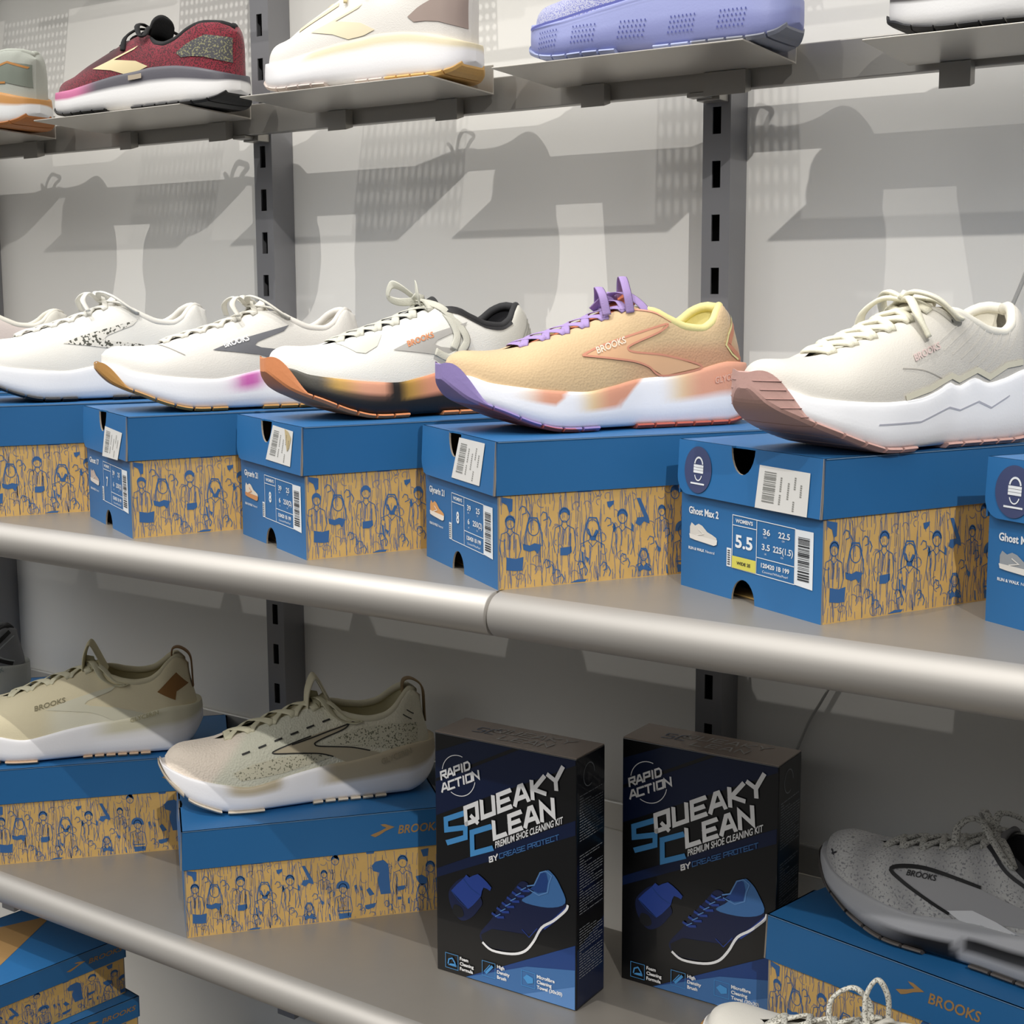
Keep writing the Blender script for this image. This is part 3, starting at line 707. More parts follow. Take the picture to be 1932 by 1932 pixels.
    stroke(mb, curve_pts([(0.0185, 0.0855), (0.0280, 0.0770), (0.0385, 0.0715)], 5), 0.0006, FR(4), 4); stroke(mb, curve_pts([(0.0330, 0.1010), (0.0420, 0.0930), (0.0535, 0.0885)], 5), 0.0006, FR(4), 4)
    fill(mb, curve_pts([(0.0200, 0.0640), (0.0270, 0.0600), (0.0330, 0.0640), (0.0300, 0.0710), (0.0220, 0.0720)], 5, True), FR(3), 10)
    # printed sneaker
    fill(mb, curve_pts([(0.052, 0.050), (0.064, 0.066), (0.076, 0.084), (0.088, 0.099), (0.098, 0.112), (0.106, 0.113), (0.113, 0.106), (0.126, 0.129), (0.134, 0.128), (0.1415, 0.119), (0.1475, 0.103), (0.147, 0.096), (0.130, 0.078), (0.116, 0.062), (0.105, 0.048), (0.086, 0.041), (0.066, 0.0385), (0.055, 0.042)], 4, True), FR(2), 8)
    fill(mb, curve_pts([(0.100, 0.094), (0.113, 0.106), (0.126, 0.129), (0.134, 0.128), (0.1415, 0.119), (0.1475, 0.103), (0.128, 0.094)], 4, True), FR(3), 2)
    fill(mb, [(0.113, 0.112), (0.1215, 0.127), (0.1270, 0.1275), (0.1290, 0.120), (0.1270, 0.1090), (0.1180, 0.1060), (0.1090, 0.1080)], FR(4), 4)
    stroke(mb, [(0.106, 0.110), (0.114, 0.113), (0.1205, 0.1265), (0.127, 0.1295), (0.133, 0.1260), (0.1300, 0.118), (0.1285, 0.109), (0.119, 0.104), (0.107, 0.1075)], 0.0012, FR(5), 3)
    fill(mb, [(0.053, 0.049), (0.066, 0.058), (0.085, 0.060), (0.105, 0.062), (0.116, 0.068), (0.112, 0.054), (0.100, 0.045), (0.086, 0.041), (0.066, 0.0385), (0.055, 0.042)], FR(3), 10)
    stroke(mb, curve_pts([(0.055, 0.042), (0.066, 0.0365), (0.088, 0.0385), (0.103, 0.045), (0.113, 0.057), (0.122, 0.073), (0.135, 0.083), (0.148, 0.096), (0.1505, 0.102)], 4), 0.0024, FR(5), 5)
    stroke(mb, [(0.124, 0.073), (0.137, 0.085), (0.149, 0.098)], 0.0034, FR(4), 7)
    for k in range(6):
        x, y = 0.070 + k * 0.0058, 0.0725 + k * 0.0066
        stroke(mb, [(x - 0.004, y + 0.0015), (x + 0.003, y - 0.001), (x + 0.010, y + 0.0005)], 0.0024, FR(5), 7)
        stroke(mb, [(x, y - 0.001), (x + 0.006, y + 0.003)], 0.0009, FR(6), 3)
    stroke(mb, [(0.100, 0.066), (0.108, 0.060), (0.117, 0.071)], 0.0008, FR(4), 7)
    # icons with captions
    for x, y, k, tx in ((0.011, 0.0055, 0, ('Foam', 'Cleaning', 'Formula')), (0.0545, 0.0085, 1, ('High', 'Density', 'Brush')), (0.0995, 0.0105, 2, ('Microfibre', 'Cleaning', 'Towel (30x30)'))):
        s = 0.0150
        stroke(mb, [(x, y), (x, y + s), (x + s, y + s), (x + s, y)], 0.0005, P5, 6, True)
        if k == 0: stroke(mb, [(x + .003, y + .004), (x + .004, y + .009), (x + .008, y + .011), (x + .011, y + .007), (x + .0125, y + .004)], 0.0013, P5, 6); fill(mb, [(x + .003, y + .003), (x + .013, y + .003), (x + .012, y + .006), (x + .006, y + .005)], P5, 6)
        if k == 1: stroke(mb, [(x + .004, y + .003), (x + .012, y + .012)], 0.0026, P5, 6); stroke(mb, [(x + .002, y + .004), (x + .009, y + .0125)], 0.0008, P5, 6)
        if k == 2: fill(mb, [(x + .002, y + .008), (x + .006, y + .012), (x + .013, y + .010), (x + .013, y + .005), (x + .007, y + .003)], P5, 6)
        for j, q in enumerate(tx): put_text(mb, q, P5, x + s + 0.0022, y + 0.0115 - j * 0.0052, cap=0.0034, bold=0.03, mi=5)
    mb.build('front_print', mats, t)
    SD = lambda p: (KW + 0.0003, p[0], p[1])
    mb = MB(); rr = random.Random(11)
    fill(mb, [(0.001, 0.002), (KD - 0.001, 0.002), (KD - 0.001, 0.075), (0.001, 0.058)], lambda p: (KW + 0.00015, p[0], p[1]), 1)
    z = 0.205
    while z > 0.028:
        x = 0.005
        if abs(z - 0.155) < 0.006 or abs(z - 0.085) < 0.005: z -= 0.003; continue
        while x < 0.047:
            l = rr.uniform(0.002, 0.009); l = min(l, 0.048 - x)
            if l > 0.001: stroke(mb, [(x, z), (x + l, z + l * 0.0)], 0.00075, SD, 0)
            x += l + 0.0012
            if rr.random() < 0.05: break
        z -= 0.00265
    stroke(mb, arc(0.022, 0.222, 0.010, 0.011, 0, 300), 0.0008, SD, 0)
    mb.build('side_print', [M_grt, M_knav], t)
    return t
kit((0.398, -0.193, ZB), 0.032, 'black cleaning kit box with white angled lettering, the left one of the two')
kit((0.558, -0.108, ZB), 0.025, 'black cleaning kit box partly hidden by the grey sneaker, the right one of the two')

# ------------------------------------------------------------------ sneakers (toe at x=0, heel at x=0.286, near side = -y)
SL = 0.286
W0 = pchip([(0, 0.0), (0.0004, 0.0045), (0.0015, 0.0090), (0.006, 0.0185), (0.014, 0.0278), (0.028, 0.0378), (0.055, 0.0475), (0.09, 0.0510), (0.13, 0.0465), (0.17, 0.0410), (0.215, 0.0405), (0.248, 0.0390), (0.268, 0.0325), (0.279, 0.0225), (0.2840, 0.0125), (0.286, 0.0)])
def ease_stations(a, b, n, p=1.0):
    return [a + (b - a) * (0.5 - 0.5 * math.cos(PI * i / n)) for i in range(n + 1)]
DEF = dict(
    z0=[(0, .044), (.006, .036), (.015, .027), (.04, .0155), (.065, .0055), (.085, .0008), (.10, 0), (.25, 0), (.268, .0025), (.279, .009), (.286, .022)],
    z1=[(0, .044), (.004, .0470), (.012, .0470), (.03, .041), (.06, .0365), (.085, .0340), (.11, .0325), (.135, .036), (.165, .0415), (.19, .0430), (.22, .0475), (.25, .0530), (.286, .0505)],
    zt=[(.006, .0575), (.011, .0625), (.022, .0660), (.04, .0655), (.055, .0665), (.085, .0745), (.115, .0830), (.145, .0935), (.166, .1010), (.178, .1000), (.195, .0920), (.212, .0850), (.228, .0835), (.243, .0890), (.256, .0985), (.266, .1025), (.279, .0960)],
    shear=0.009, L=0.286, zsc=1.0, lace_w=0.0048, lace_t=0.0018, n_eye=6, lace_x=(.068, .158), bow='loops', tongue=0.012, tongue_w=0.017,
    bumper=0.058, outsole_gap=True, tongue_shape='plain')

def sneaker(label, loc, rz, st, name='running_shoe', group=None):
    S = dict(DEF); S.update(st)
    root = thing(name, label, 'shoe', loc, rz, group)
    tilt = S.get('tilt', 0.0)
    root.rotation_euler = (0, tilt, rz)
    z0, z1, ztf = pchip(S['z0']), pchip(S['z1']), pchip(S['zt'])
    sx, szc = S['L'] / SL, S['zsc']
    wsc = S.get('wsc', 1.0)
    def fin(p):
        x, y, z = p
        x = x - S['shear'] * sm(0.045, 0.100, z) * sm(0.215, 0.27, x)
        return (x * sx, y * wsc, z * szc)
    def unx(co): return co.x / sx, co.y / wsc, co.z / szc
    XU0, XU1 = 0.0055, 0.2800
    def wu(x): return W0(SL * (x - XU0) / (XU1 - XU0)) * 0.93
    gf = pchip([(0.055, 0), (0.068, 0.008), (0.085, 0.0115), (0.15, 0.0130), (0.163, 0.016), (0.180, 0.024), (0.21, 0.0295), (0.24, 0.0275), (0.256, 0.019), (0.266, 0.008), (0.2705, 0.0)])
    def g(x):
        if x < 0.0551 or x > 0.2703: return 0.0
        return max(0.0, min(gf(x), wu(x) - 0.005))
    nf = pchip([(0, 2.5), (0.06, 2.3), (0.12, 1.9), (0.16, 2.0), (0.2, 2.5), (0.26, 2.9), (0.286, 3.0)])
    def zb(x): return z1(x) - 0.004
    def side(x, z):
        """half-width of the upper at height z"""
        a, t = zb(x), ztf(x); s_ = max(0.0, min(0.9999, (z - a) / (t - a))); n = nf(x)
        return g(x) + (wu(x) - g(x)) * (1 - s_ ** n) ** (1 / n)
    def zside(x, y):
        gg, w = g(x), wu(x); n = nf(x); r = max(0.0, min(0.999, (abs(y) - gg) / max(1e-5, w - gg)))
        return zb(x) + (ztf(x) - zb(x)) * (1 - r ** n) ** (1 / n)
    # ---- midsole
    xs = ease_stations(0, SL, 84); mb = MB(); rows = []
    K = 13
    for x in xs:
        w = W0(x); a, b = z0(x) + 0.0022, z1(x)
        if b < a + 0.004: b = a + 0.004
        h = b - a; ring = []
        flare = 1.0
        prof = [(0.0, 0.0), (0.45, 0.0), (0.80, 0.0), (0.90, 0.03), (0.965, 0.12), (0.995, 0.27), (1.0, 0.42), (0.99, 0.57), (0.985, 0.70), (0.975, 0.82), (0.965, 0.92), (0.945, 1.0), (0.90, 1.02), (0.6, 0.95)]
        for (py, pz) in prof: ring.append((x, -w * py, a + h * pz))
        for (py, pz) in prof[::-1][0:]: ring.append((x, w * py, a + h * pz))
        rows.append([fin(p) for p in ring])
    mb.grid(rows, 0, close=True)
    mcol = S['midsole_col']
    M_mid = mat('midsole_foam', '#ffffff', 0.5, vcol=True, bump=0.10, bscale=500)
    def cf(co):
        x, y, z = unx(co); hh = (z - z0(x)) / max(0.004, z1(x) - z0(x))
        return lin(mcol) if isinstance(mcol, str) else mcol(x, y, z, hh)
    mid = mb.build('midsole', M_mid, root, smooth=True, merge=1e-5, colf=cf)
    # groove line
    # ---- outsole blocks
    mo = MB()
    segs = S.get('treads') or [(0.0, .030), (.0315, .050), (.0520, .068), (.0705, .086), (.0885, .104), (.1065, .122), (.160, .176), (.1785, .196), (.1985, .214), (.2165, .232), (.2345, .250), (.2525, .268), (.2700, .282)]
    ocol = S['outsole_col']
    for (a, b) in segs:
        m = max(3, int((b - a) / 0.002)); rows = []
        for i in range(m + 1):
            x = a + (b - a) * ((i / m) ** 1.8 if a == 0 else i / m); x = min(max(x, 0.0003), SL - 0.0006)
            w = W0(x) + 0.0010; zz = z0(x); th_ = 0.0035; xo = x - 0.0020 * (1 - sm(0.0, 0.024, x))
            top = zz + th_ * 1.3
            if x < 0.030: top = max(top, zz + th_ + (S['bumper'] - .003 - zz - th_) * (1 - sm(0.001, 0.030, x)) ** 1.1)
            k = w
            if x < .007 and S['bumper'] > .045: top -= .0035 * (1 - math.sqrt(1 - (1 - x / .007) ** 2))
            x = xo
            ring = [(x, -k * .93, zz + .0006), (x, -k * .5, zz), (x, 0, zz), (x, k * .5, zz), (x, k * .93, zz + .0006), (x, k, zz + .003), (x, k * 1.005, (zz + top) / 2 + .001), (x, k * .985, top), (x, k * .93, top), (x, k * .93, zz + .004)]
            zc_ = top if (a == 0 and i < 3) else zz + .004
            ring[-1] = (x, k * .93, zc_)
            ring += [(x, 0, zc_), (x, -k * .93, zc_), (x, -k * .93, top), (x, -k * .985, top), (x, -k * 1.005, (zz + top) / 2 + .001), (x, -k, zz + .003)]
            rows.append([fin(p) for p in ring])
        n0 = len(mo.v); nn = len(rows[0]); mo.grid(rows, 0, close=True)
        mo.f.append(tuple(range(n0, n0 + nn))); mo.m.append(0)
        mo.f.append(tuple(range(len(mo.v) - nn, len(mo.v)))); mo.m.append(0)
    M_out = mat('outsole_rubber', '#ffffff', 0.55, vcol=True, bump=0.2, bscale=250)
    mo.build('outsole', M_out, root, colf=lambda co: lin(ocol) if isinstance(ocol, str) else ocol(*unx(co)))
    if S.get('toe_grooves'):
        mg = MB()
        for zg in (.052, .046, .040, .034, .028):
            xa = [x for x in [.030 - .0285 * k / 14 for k in range(15)] if z0(x) + .003 < zg < max(z0(x) + .006, z0(x) + .0035 + (S['bumper'] - z0(x) - .0035) * (1 - sm(.001, .030, x)) ** 1.1)]
            if len(xa) < 3: continue
            F_ = lambda x, sg: fin((x - .0020 * (1 - sm(0.0, .024, x)), sg * (W0(x) + .0012), zg))
            mg.sweep([F_(x, -1) for x in xa] + [F_(x, 1) for x in xa[::-1]], .0011, .0007, up=(0, 0, 1), n=6)
        mg.build('toe_grooves', mat('groove_' + S['toe_grooves'], S['toe_grooves'], .7), root)
    # ---- upper
    mu = MB(); J = 20
    xs = ease_stations(XU0, XU1, 110)
    for sgn in (-1, 1):
        rows = []
        for x in xs:
            gg, w, n = g(x), wu(x), nf(x); r = []
            for j in range(J + 1):
                th_ = PI / 2 * j / J
                y = gg + (w - gg) * math.cos(th_) ** (2 / n); z = zb(x) + (ztf(x) - zb(x)) * math.sin(th_) ** (2 / n)
                r.append(fin((x, sgn * y, z)))
            rows.append(r)
        mu.grid(rows)
    ucol = S['upper_col']
    M_u = mat('knit_upper' + S.get('mkey', ''), '#ffffff', 0.85, vcol=True, bump=S.get('knit_bump', 0.14), bscale=S.get('knit_scale', 1400), knit=S.get('knit', 900), sheen=0.15,
              speck=S.get('speck'), sscale=S.get('sscale', 600), sthr=S.get('sthr', 0.62))
    up = mu.build('upper', M_u, root, smooth=True, merge=2e-5, colf=lambda co: lin(ucol) if isinstance(ucol, str) else ucol(*unx(co)))
    # ---- lining
    ml = MB(); rows = []
    lx = [0.100 + (0.2695 - 0.100) * i / 40 for i in range(41)]
    for x in lx:
        gg = g(x) ; gi = max(gg, 0.0004); zl = ztf(x); fl = z1(x) + 0.004
        wi = min(gi + 0.003, wu(x) - 0.003) if gi > 0.001 else gi
        rows.append([fin(p) for p in [(x, -gi, zl), (x, -gi - .0002, zl - .004), (x, -wi, zl - .012 if zl - .012 > fl + .01 else fl + .01), (x, -wi * .95, fl + .004), (x, -wi * .7, fl), (x, 0, fl - .001), (x, wi * .7, fl), (x, wi * .95, fl + .004), (x, wi, zl - .012 if zl - .012 > fl + .01 else fl + .01), (x, gi + .0002, zl - .004), (x, gi, zl)]])
    ml.grid(rows)
    M_l = mat('lining_' + S['lining'], S['lining'], 0.9, bump=0.2, bscale=900)
    ml.build('lining', M_l, root, smooth=True)
    # ---- padded collar tube along the rim
    cx = [0.166 + (0.2700 - 0.166) * i / 26 for i in range(27)]
    path = [(x, -g(x) - 0.0012, ztf(x) - 0.0022) for x in cx] + [(0.2725, 0, ztf(0.2725) - 0.0022)] + [(x, g(x) + 0.0012, ztf(x) - 0.0022) for x in cx[::-1]]
    n = len(path); ws = [0.0082 * min(1, 0.35 + 0.65 * min(i, n - 1 - i) / 5) for i in range(n)]
    mc = MB(); P = [Vector(p) for p in path]; rows = []
    for i, p in enumerate(P):
        t_ = (P[min(i + 1, n - 1)] - P[max(i - 1, 0)]).normalized(); sd = t_.cross(Vector((0, 0, 1))).normalized(); u2 = sd.cross(t_)
        rows.append([fin(p + sd * (ws[i] / 2 * math.cos(a)) + u2 * (ws[i] / 2 * math.sin(a))) for a in [2 * PI * k / 12 for k in range(12)]])
    mc.grid(rows, close=True)
    mc.build('collar', mat('collar_' + S['collar'], S['collar'], 0.8, bump=0.2, bscale=900), root, smooth=True)
    # ---- tongue
    mt = MB()
    tl = S['tongue']; tw = S['tongue_w']
    tip = S.get('tongue_tip', (0.1700, 0.1010 + tl))
    ctr = [(0.060, ztf(.06) - .004), (0.08, ztf(.08) - .0018), (0.105, ztf(.105) - .0012), (0.13, ztf(.13) - .0008), (0.150, ztf(.15) + .0012), (0.162, ztf(.162) + tl * .45), tip]
    ctr = curve_pts(ctr, 4); m = len(ctr); R_ = [[], []]
    for i, (x, z) in enumerate(ctr):
        wd = 0.0115 + (tw - 0.0115) * sm(0.10, 0.155, x) ; wd *= 1 if i < m - 2 else (0.94 if i == m - 2 else 0.80)
        drop = 0.0016 + 0.004 * sm(.14, .17, x)
        for q, th_ in ((0, 0.0), (1, 0.0035)):
            R_[q].append([fin((x + th_ * .6 * sm(.13, .16, x), wd * (k / 4), z - drop * (k / 4) ** 2 - th_)) for k in range(-4, 5)])
    ring = [a + b[::-1] for a, b in zip(R_[0], R_[1])]
    n0 = len(mt.v); mt.grid(ring, close=True); nn = len(ring[0])
    mt.f.append(tuple(range(len(mt.v) - nn, len(mt.v)))); mt.m.append(0)
    tcol = S.get('tongue_col', S['collar'])
    mt.build('tongue', mat('tongue_' + tcol, tcol, 0.85, bump=0.3, bscale=700), root, smooth=True)
    # ---- laces
    mz = MB(); ne = S['n_eye']; a, b = S['lace_x']
    ex = [a + (b - a) * i / (ne - 1) for i in range(ne)]
    LW, LT = S['lace_w'], S['lace_t']
    def eye(x, sg, extra=0.007):
        y = sg * (g(x) + extra); return Vector((x, y, zside(x, y) + 0.0008))
    def rib(p, q, lift):
        pts, ups = [], []
        for i in range(11):
            t = i / 10; v = p.lerp(q, t); x = v.x
            yy = v.y; base = zside(x, yy) if abs(yy) > g(x) else ztf(x)
            zz = max(v.z + lift * math.sin(PI * t) * 0.6, base + 0.0016 + lift * math.sin(PI * t) * 0.5)
            if i in (0, 10): zz -= 0.0012
            pts.append(fin((x, yy, zz))); ups.append((-0.35, yy * 28, 1))
        mz.sweep(pts, LW, LT, ups=ups, n=8)
    rib(eye(ex[0], -1), eye(ex[0], 1), 0.0010)
    for i in range(ne - 1):
        rib(eye(ex[i], -1), eye(ex[i + 1], 1), 0.0022); rib(eye(ex[i + 1], -1), eye(ex[i], 1), 0.0034)
    kx = S.get('knot', (ex[-1] - 0.003, 0, ztf(ex[-1]) + 0.0065)); bow = S['bow']
    def free(pts, w=LW, tk=LT, up=(0, 0, 1), side=None):
        q = curve_pts(pts, 6); mz.sweep([fin(p) for p in q], w, tk, up=up, n=8, side=side)
    KX, KY, KZ = kx
    if bow != 'none':
        for sgn in (-1, 1):
            free([(ex[-1], sgn * (g(ex[-1]) + .006), zside(ex[-1], g(ex[-1]) + .006) + .001), (ex[-1] + .001, sgn * .009, KZ - .001), kx])
        mz.sweep([fin((KX - .003, KY, KZ)), fin((KX - .001, KY, KZ + .003)), fin((KX + .003, KY, KZ + .002)), fin((KX + .003, KY, KZ - .001))], LW * 1.3, LT * 1.6, up=(0, 1, 0), n=8)
    if bow == 'loops':      # loops drape on both sides
        for sgn in (-1, 1):
            free([kx, (KX - .004, sgn * .012, KZ + .006), (KX + .004, sgn * .028, KZ + .001), (KX + .016, sgn * .036, KZ - .012), (KX + .020, sgn * .033, KZ - .012), (KX + .012, sgn * .018, KZ + .000), kx])
            free([kx, (KX - .010, sgn * .014, KZ + .001), (KX - .016, sgn * .028, KZ - .010), (KX - .012, sgn * .036, KZ - .026)])
    elif bow == 'upright':  # loops stand up
        for sgn, d in ((-1, 0.0), (1, -.006)):
            free([kx, (KX - .006 + d, sgn * .010, KZ + .012), (KX - .012 + d, sgn * .020, KZ + .015), (KX - .013 + d, sgn * .026, KZ + .004), (KX - .006 + d, sgn * .016, KZ - .001), kx], up=(1, 0, .2))
        free([kx, (KX + .014, -.026, KZ - .010), (KX + .022, -.0375, KZ - .030), (KX + .016, -.0425, KZ - .044)], up=(0, -1, .3))
        free([kx, (KX + .012, -.024, KZ - .006), (KX + .028, -.036, KZ - .026), (KX + .030, -.0405, KZ - .040), (KX + .012, -.0435, KZ - .052), (KX - .004, -.0440, KZ - .046)], up=(0, -1, .3))
    elif bow == 'big':
        for sgn in (-1, 1):
            free([kx, (KX - .002, sgn * .014, KZ + .010), (KX + .010, sgn * .026, KZ + .006), (KX + .026, sgn * .034, KZ - .006), (KX + .034, sgn * .033, KZ - .012), (KX + .020, sgn * .020, KZ - .002), kx])
            free([kx, (KX - .012, sgn * .010, KZ + .009), (KX - .020, sgn * .020, KZ + .002), (KX - .016, sgn * .030, KZ - .010)])
    elif bow == 'tuck':
        free([kx, (KX + .008, -.018, KZ + .002), (KX + .020, -.033, KZ - .014), (KX + .034, -.035, KZ - .022), (KX + .046, -.034, KZ - .022), (KX + .034, -.032, KZ - .018), (KX + .016, -.020, KZ - .002), kx])
    elif bow == 'arch':
        free([(KX - .014, -.022, KZ - .012), (KX - .016, -.018, KZ + .004), (KX - .014, -.006, KZ + .011), (KX - .008, .006, KZ + .006), (KX - .004, .014, KZ - .006)], side=(1, -.25, 0))
        free([(KX + .006, -.026, KZ - .010), (KX + .004, -.024, KZ + .006), (KX + .006, -.012, KZ + .019), (KX + .010, -.001, KZ + .016), (KX + .012, .004, KZ + .000), (KX + .012, .006, KZ - .006)], side=(1, -.15, 0))
        free([(KX - .012, .010, KZ - .008), (KX - .002, .000, KZ + .004), (KX + .008, -.012, KZ + .006), (KX + .018, -.024, KZ - .004), (KX + .020, -.028, KZ - .012)], side=(1, -.2, 0))
    elif bow == 'rise':
        free([(KX - .020, -.020, KZ - .012), (KX - .024, -.014, KZ + .010), (KX - .012, -.004, KZ + .022), (KX - .002, .004, KZ + .012), (KX, .006, KZ - .004)], side=(0, 1, 0))
        free([(KX + .004, -.008, KZ - .006), (KX + .002, -.006, KZ + .020), (KX + .008, .000, KZ + .034), (KX + .014, .006, KZ + .020), (KX + .012, .010, KZ - .006)], side=(0, 1, 0))
    lc = S['lace']
    lm = mat('lace_' + lc, lc, 0.8, bump=0.5, bscale=1500, speck=S.get('lace_speck'), sscale=700, sthr=0.55)
    mz.build('laces', lm, root, smooth=True)
    # ---- decals on the near (and far) side
    def pos(x, z, off, sg=-1, on='u'):
        x = max(0.001, min(0.2795 if on == 'u' else .2855, x))
        if on == 'u':
            z = max(zb(x) + .002, min(ztf(x) - .0004, z)); y = side(x, z)
            e = 0.0006; dz = (side(x, min(z + e, ztf(x) - .0003)) - side(x, z - e)) / (2 * e); dx = (side(min(x + e, .279), z) - side(x - e, z)) / (2 * e)
            nl = math.sqrt(1 + min(dz * dz, 9) + min(dx * dx, 9)); dzc = max(-3, min(3, dz)); dxc = max(-3, min(3, dx))
            return fin((x - dxc / nl * off, sg * (y + off / nl), z - dzc / nl * off))
        w = W0(x); return fin((x, sg * (w * 1.0 + off), z))
    def dense(pts2, md=0.0022):
        bm = bmesh.new(); vs = [bm.verts.new((p[0], p[1], 0)) for p in pts2]; bm.faces.new(vs)
        bmesh.ops.triangulate(bm, faces=bm.faces)
        for _ in range(8):
            es = [e for e in bm.edges if e.calc_length() > md]
            if not es: break
            bmesh.ops.subdivide_edges(bm, edges=es, cuts=1)
            bmesh.ops.triangulate(bm, faces=[f for f in bm.faces if len(f.verts) > 3])
        v = [(q.co.x, q.co.y) for q in bm.verts]; bm.verts.index_update(); f = [tuple(q.index for q in fc.verts) for fc in bm.faces]; bm.free()
        return v, f
    for d in S.get('decals', []):
        mbd = MB(); off = d.get('off', 0.0007); on = d.get('on', 'u')
        for sg in d.get('sides', (-1,)):
            if d['t'] == 'fill':
                v, f = dense(d['p']); mbd.add([pos(x, z, off, sg, on) for x, z in v], f)
            elif d['t'] == 'line':
                for pl in d['p']:
                    q = curve_pts(pl, 6) if d.get('smooth', True) else [(pl[i][0] + (pl[i + 1][0] - pl[i][0]) * k / 8, pl[i][1] + (pl[i + 1][1] - pl[i][1]) * k / 8) for i in range(len(pl) - 1) for k in range(8)] + [pl[-1]]
                    if d.get('raised'):
                        mbd.sweep([pos(x, z, d['w'] * .25, sg, on) for x, z in q], d['w'], d['w'] * .7, up=(0, -1, .2), n=8)
                    else: stroke(mbd, q, d['w'], lambda p: pos(p[0], p[1], off, sg, on))
            elif d['t'] == 'text':
                x, z = d['p']; v, f, w = text2d(d['s'], d.get('bold', 0.02), 0.15); c_, s_ = math.cos(rad(d['rot'])), math.sin(rad(d['rot'])); k = d['w'] / w; kz = d['cap'] / 0.73
                mbd.add([pos(x + c_ * a_ * k - s_ * b_ * kz, z + s_ * a_ * k + c_ * b_ * kz, off, sg, on) for a_, b_ in v], f)
        o = mbd.build(d['n'], mat('trim_' + d['c'] + (d.get('speck') or ''), d['c'], d.get('rough', 0.6), speck=d.get('speck'), sscale=d.get('sscale', 350), sthr=d.get('sthr', .5)), up if on == 'u' else mid, smooth=True)
        if d.get('label'): o['label'] = d['label']
    # pull loops
    if S.get('heel_loop'):
        mh = MB(); zt_ = ztf(0.262)
        mh.sweep([fin(p) for p in curve_pts([(.2800, 0, .072), (.2835, 0, .095), (.2810, 0, .112), (.2700, 0, .121), (.2610, 0, .119), (.2600, 0, .107), (.2640, 0, .098)], 6)], 0.0140, 0.0022, side=(0, 1, 0), n=8)
        o = mh.build('heel_loop', mat('loop_' + S['heel_loop'], S['heel_loop'], 0.7), root, smooth=True)
    if S.get('tongue_loop'):
        mh = MB(); tx, tz = tip
        mh.sweep([fin(p) for p in curve_pts([(tx - .020, 0, tz - .020), (tx - .019, 0, tz + .001), (tx - .014, 0, tz + .0165), (tx - .010, 0, tz + .0175), (tx - .003, 0, tz + .004), (tx + .006, 0, tz - .016)], 6)], 0.034, 0.0040, side=(0, 1, 0), n=8)
        mh.build('tongue_loop', mat('tloop_' + S['tongue_loop'], S['tongue_loop'], 0.8), root, smooth=True)
    return root

LOGO = [(.110, .0615), (.128, .0685), (.150, .0750), (.190, .0860), (.184, .0800), (.157, .0695), (.1535, .0660), (.160, .0635), (.190, .0600), (.224, .0500), (.186, .0435), (.172, .0515), (.158, .0560), (.135, .0590)]
CHEV = [[(.2765, .088), (.262, .074), (.2555, .066), (.262, .060), (.274, .055)]]
def treads(w=.0155, gap=.0028): return None

def at(nx, ny, tdeg, l, w, dr=0.0):
    """toe position on a box: l along, w across from the near edge"""
    e = (math.cos(tdeg), math.sin(tdeg)); s_ = (-math.sin(tdeg), math.cos(tdeg))
    return (nx + e[0] * l + s_[0] * w, ny + e[1] * l + s_[1] * w)
ZT = ZS + BH + 0.0002
ZU = ZB + BH + 0.0002

# D: cream shoe, right
x, y = at(.848, -.335, TD, -.036, .042)
lines = [[(.185 + k * .0085, .0930 - k * .0015), (.162 + k * .0085, .0800 - k * .0028), (.150 + k * .0085, .0730 - k * .003)] for k in range(8)]
sneaker('cream running sneaker with thick white sole and pink rubber toe, rightmost on the boxes', (x, y, ZT), TD, dict(
    L=0.271, upper_col='#cfcbc2', midsole_col='#f7f8fb', outsole_col='#c49d94', bumper=.063, toe_grooves='#9c7a74', lining='#e6e2d5', collar='#e9e5d8', tongue_col='#e4dfd0', lace='#e6e2cd', lace_w=.0074, lace_t=.0038, bow='loops', n_eye=6,
    z1=[(0, .044), (.004, .0470), (.012, .0470), (.03, .041), (.06, .0375), (.09, .0360), (.125, .0370), (.150, .0420), (.165, .0470), (.172, .0440), (.190, .0495), (.205, .0455), (.222, .0480), (.25, .0540), (.286, .0520)],
    z0=[(0, .047), (.006, .036), (.02, .0260), (.05, .0130), (.075, .0045), (.092, .0006), (.11, 0), (.235, 0), (.255, .0020), (.270, .0060), (.279, .012), (.286, .024)],
    decals=[dict(n='brand_text', t='text', s='BROOKS', p=(.127, .0630), w=.030, cap=.0046, rot=17, c='#dcc4be', off=.0014),
            dict(n='cream_edge', t='line', p=[[(.110, .0385), (.14, .0440), (.165, .0520), (.173, .0490), (.192, .0555), (.206, .0500), (.225, .0580), (.245, .0600)]], w=.0042, c='#dfdac4', off=.0012, smooth=False),
            dict(n='side_seam', t='line', p=[[(.112, .0585), (.135, .0565), (.158, .0490)]], w=.0006, c='#a8a39b'),
            dict(n='knit_ridge', t='line', p=lines, w=.0006, c='#d3cfc6'),
            dict(n='sole_groove', t='line', p=[[(.080, .0215), (.125, .0215), (.160, .0300), (.172, .0275), (.192, .0330), (.206, .0280), (.226, .0360)]], w=.0009, c='#b9bac6', on='m', off=.0006, smooth=False),
            dict(n='eyelet', t='line', p=[[(.1712, .0905), (.1724, .0905)]], w=.0022, c='#5c5952')]))

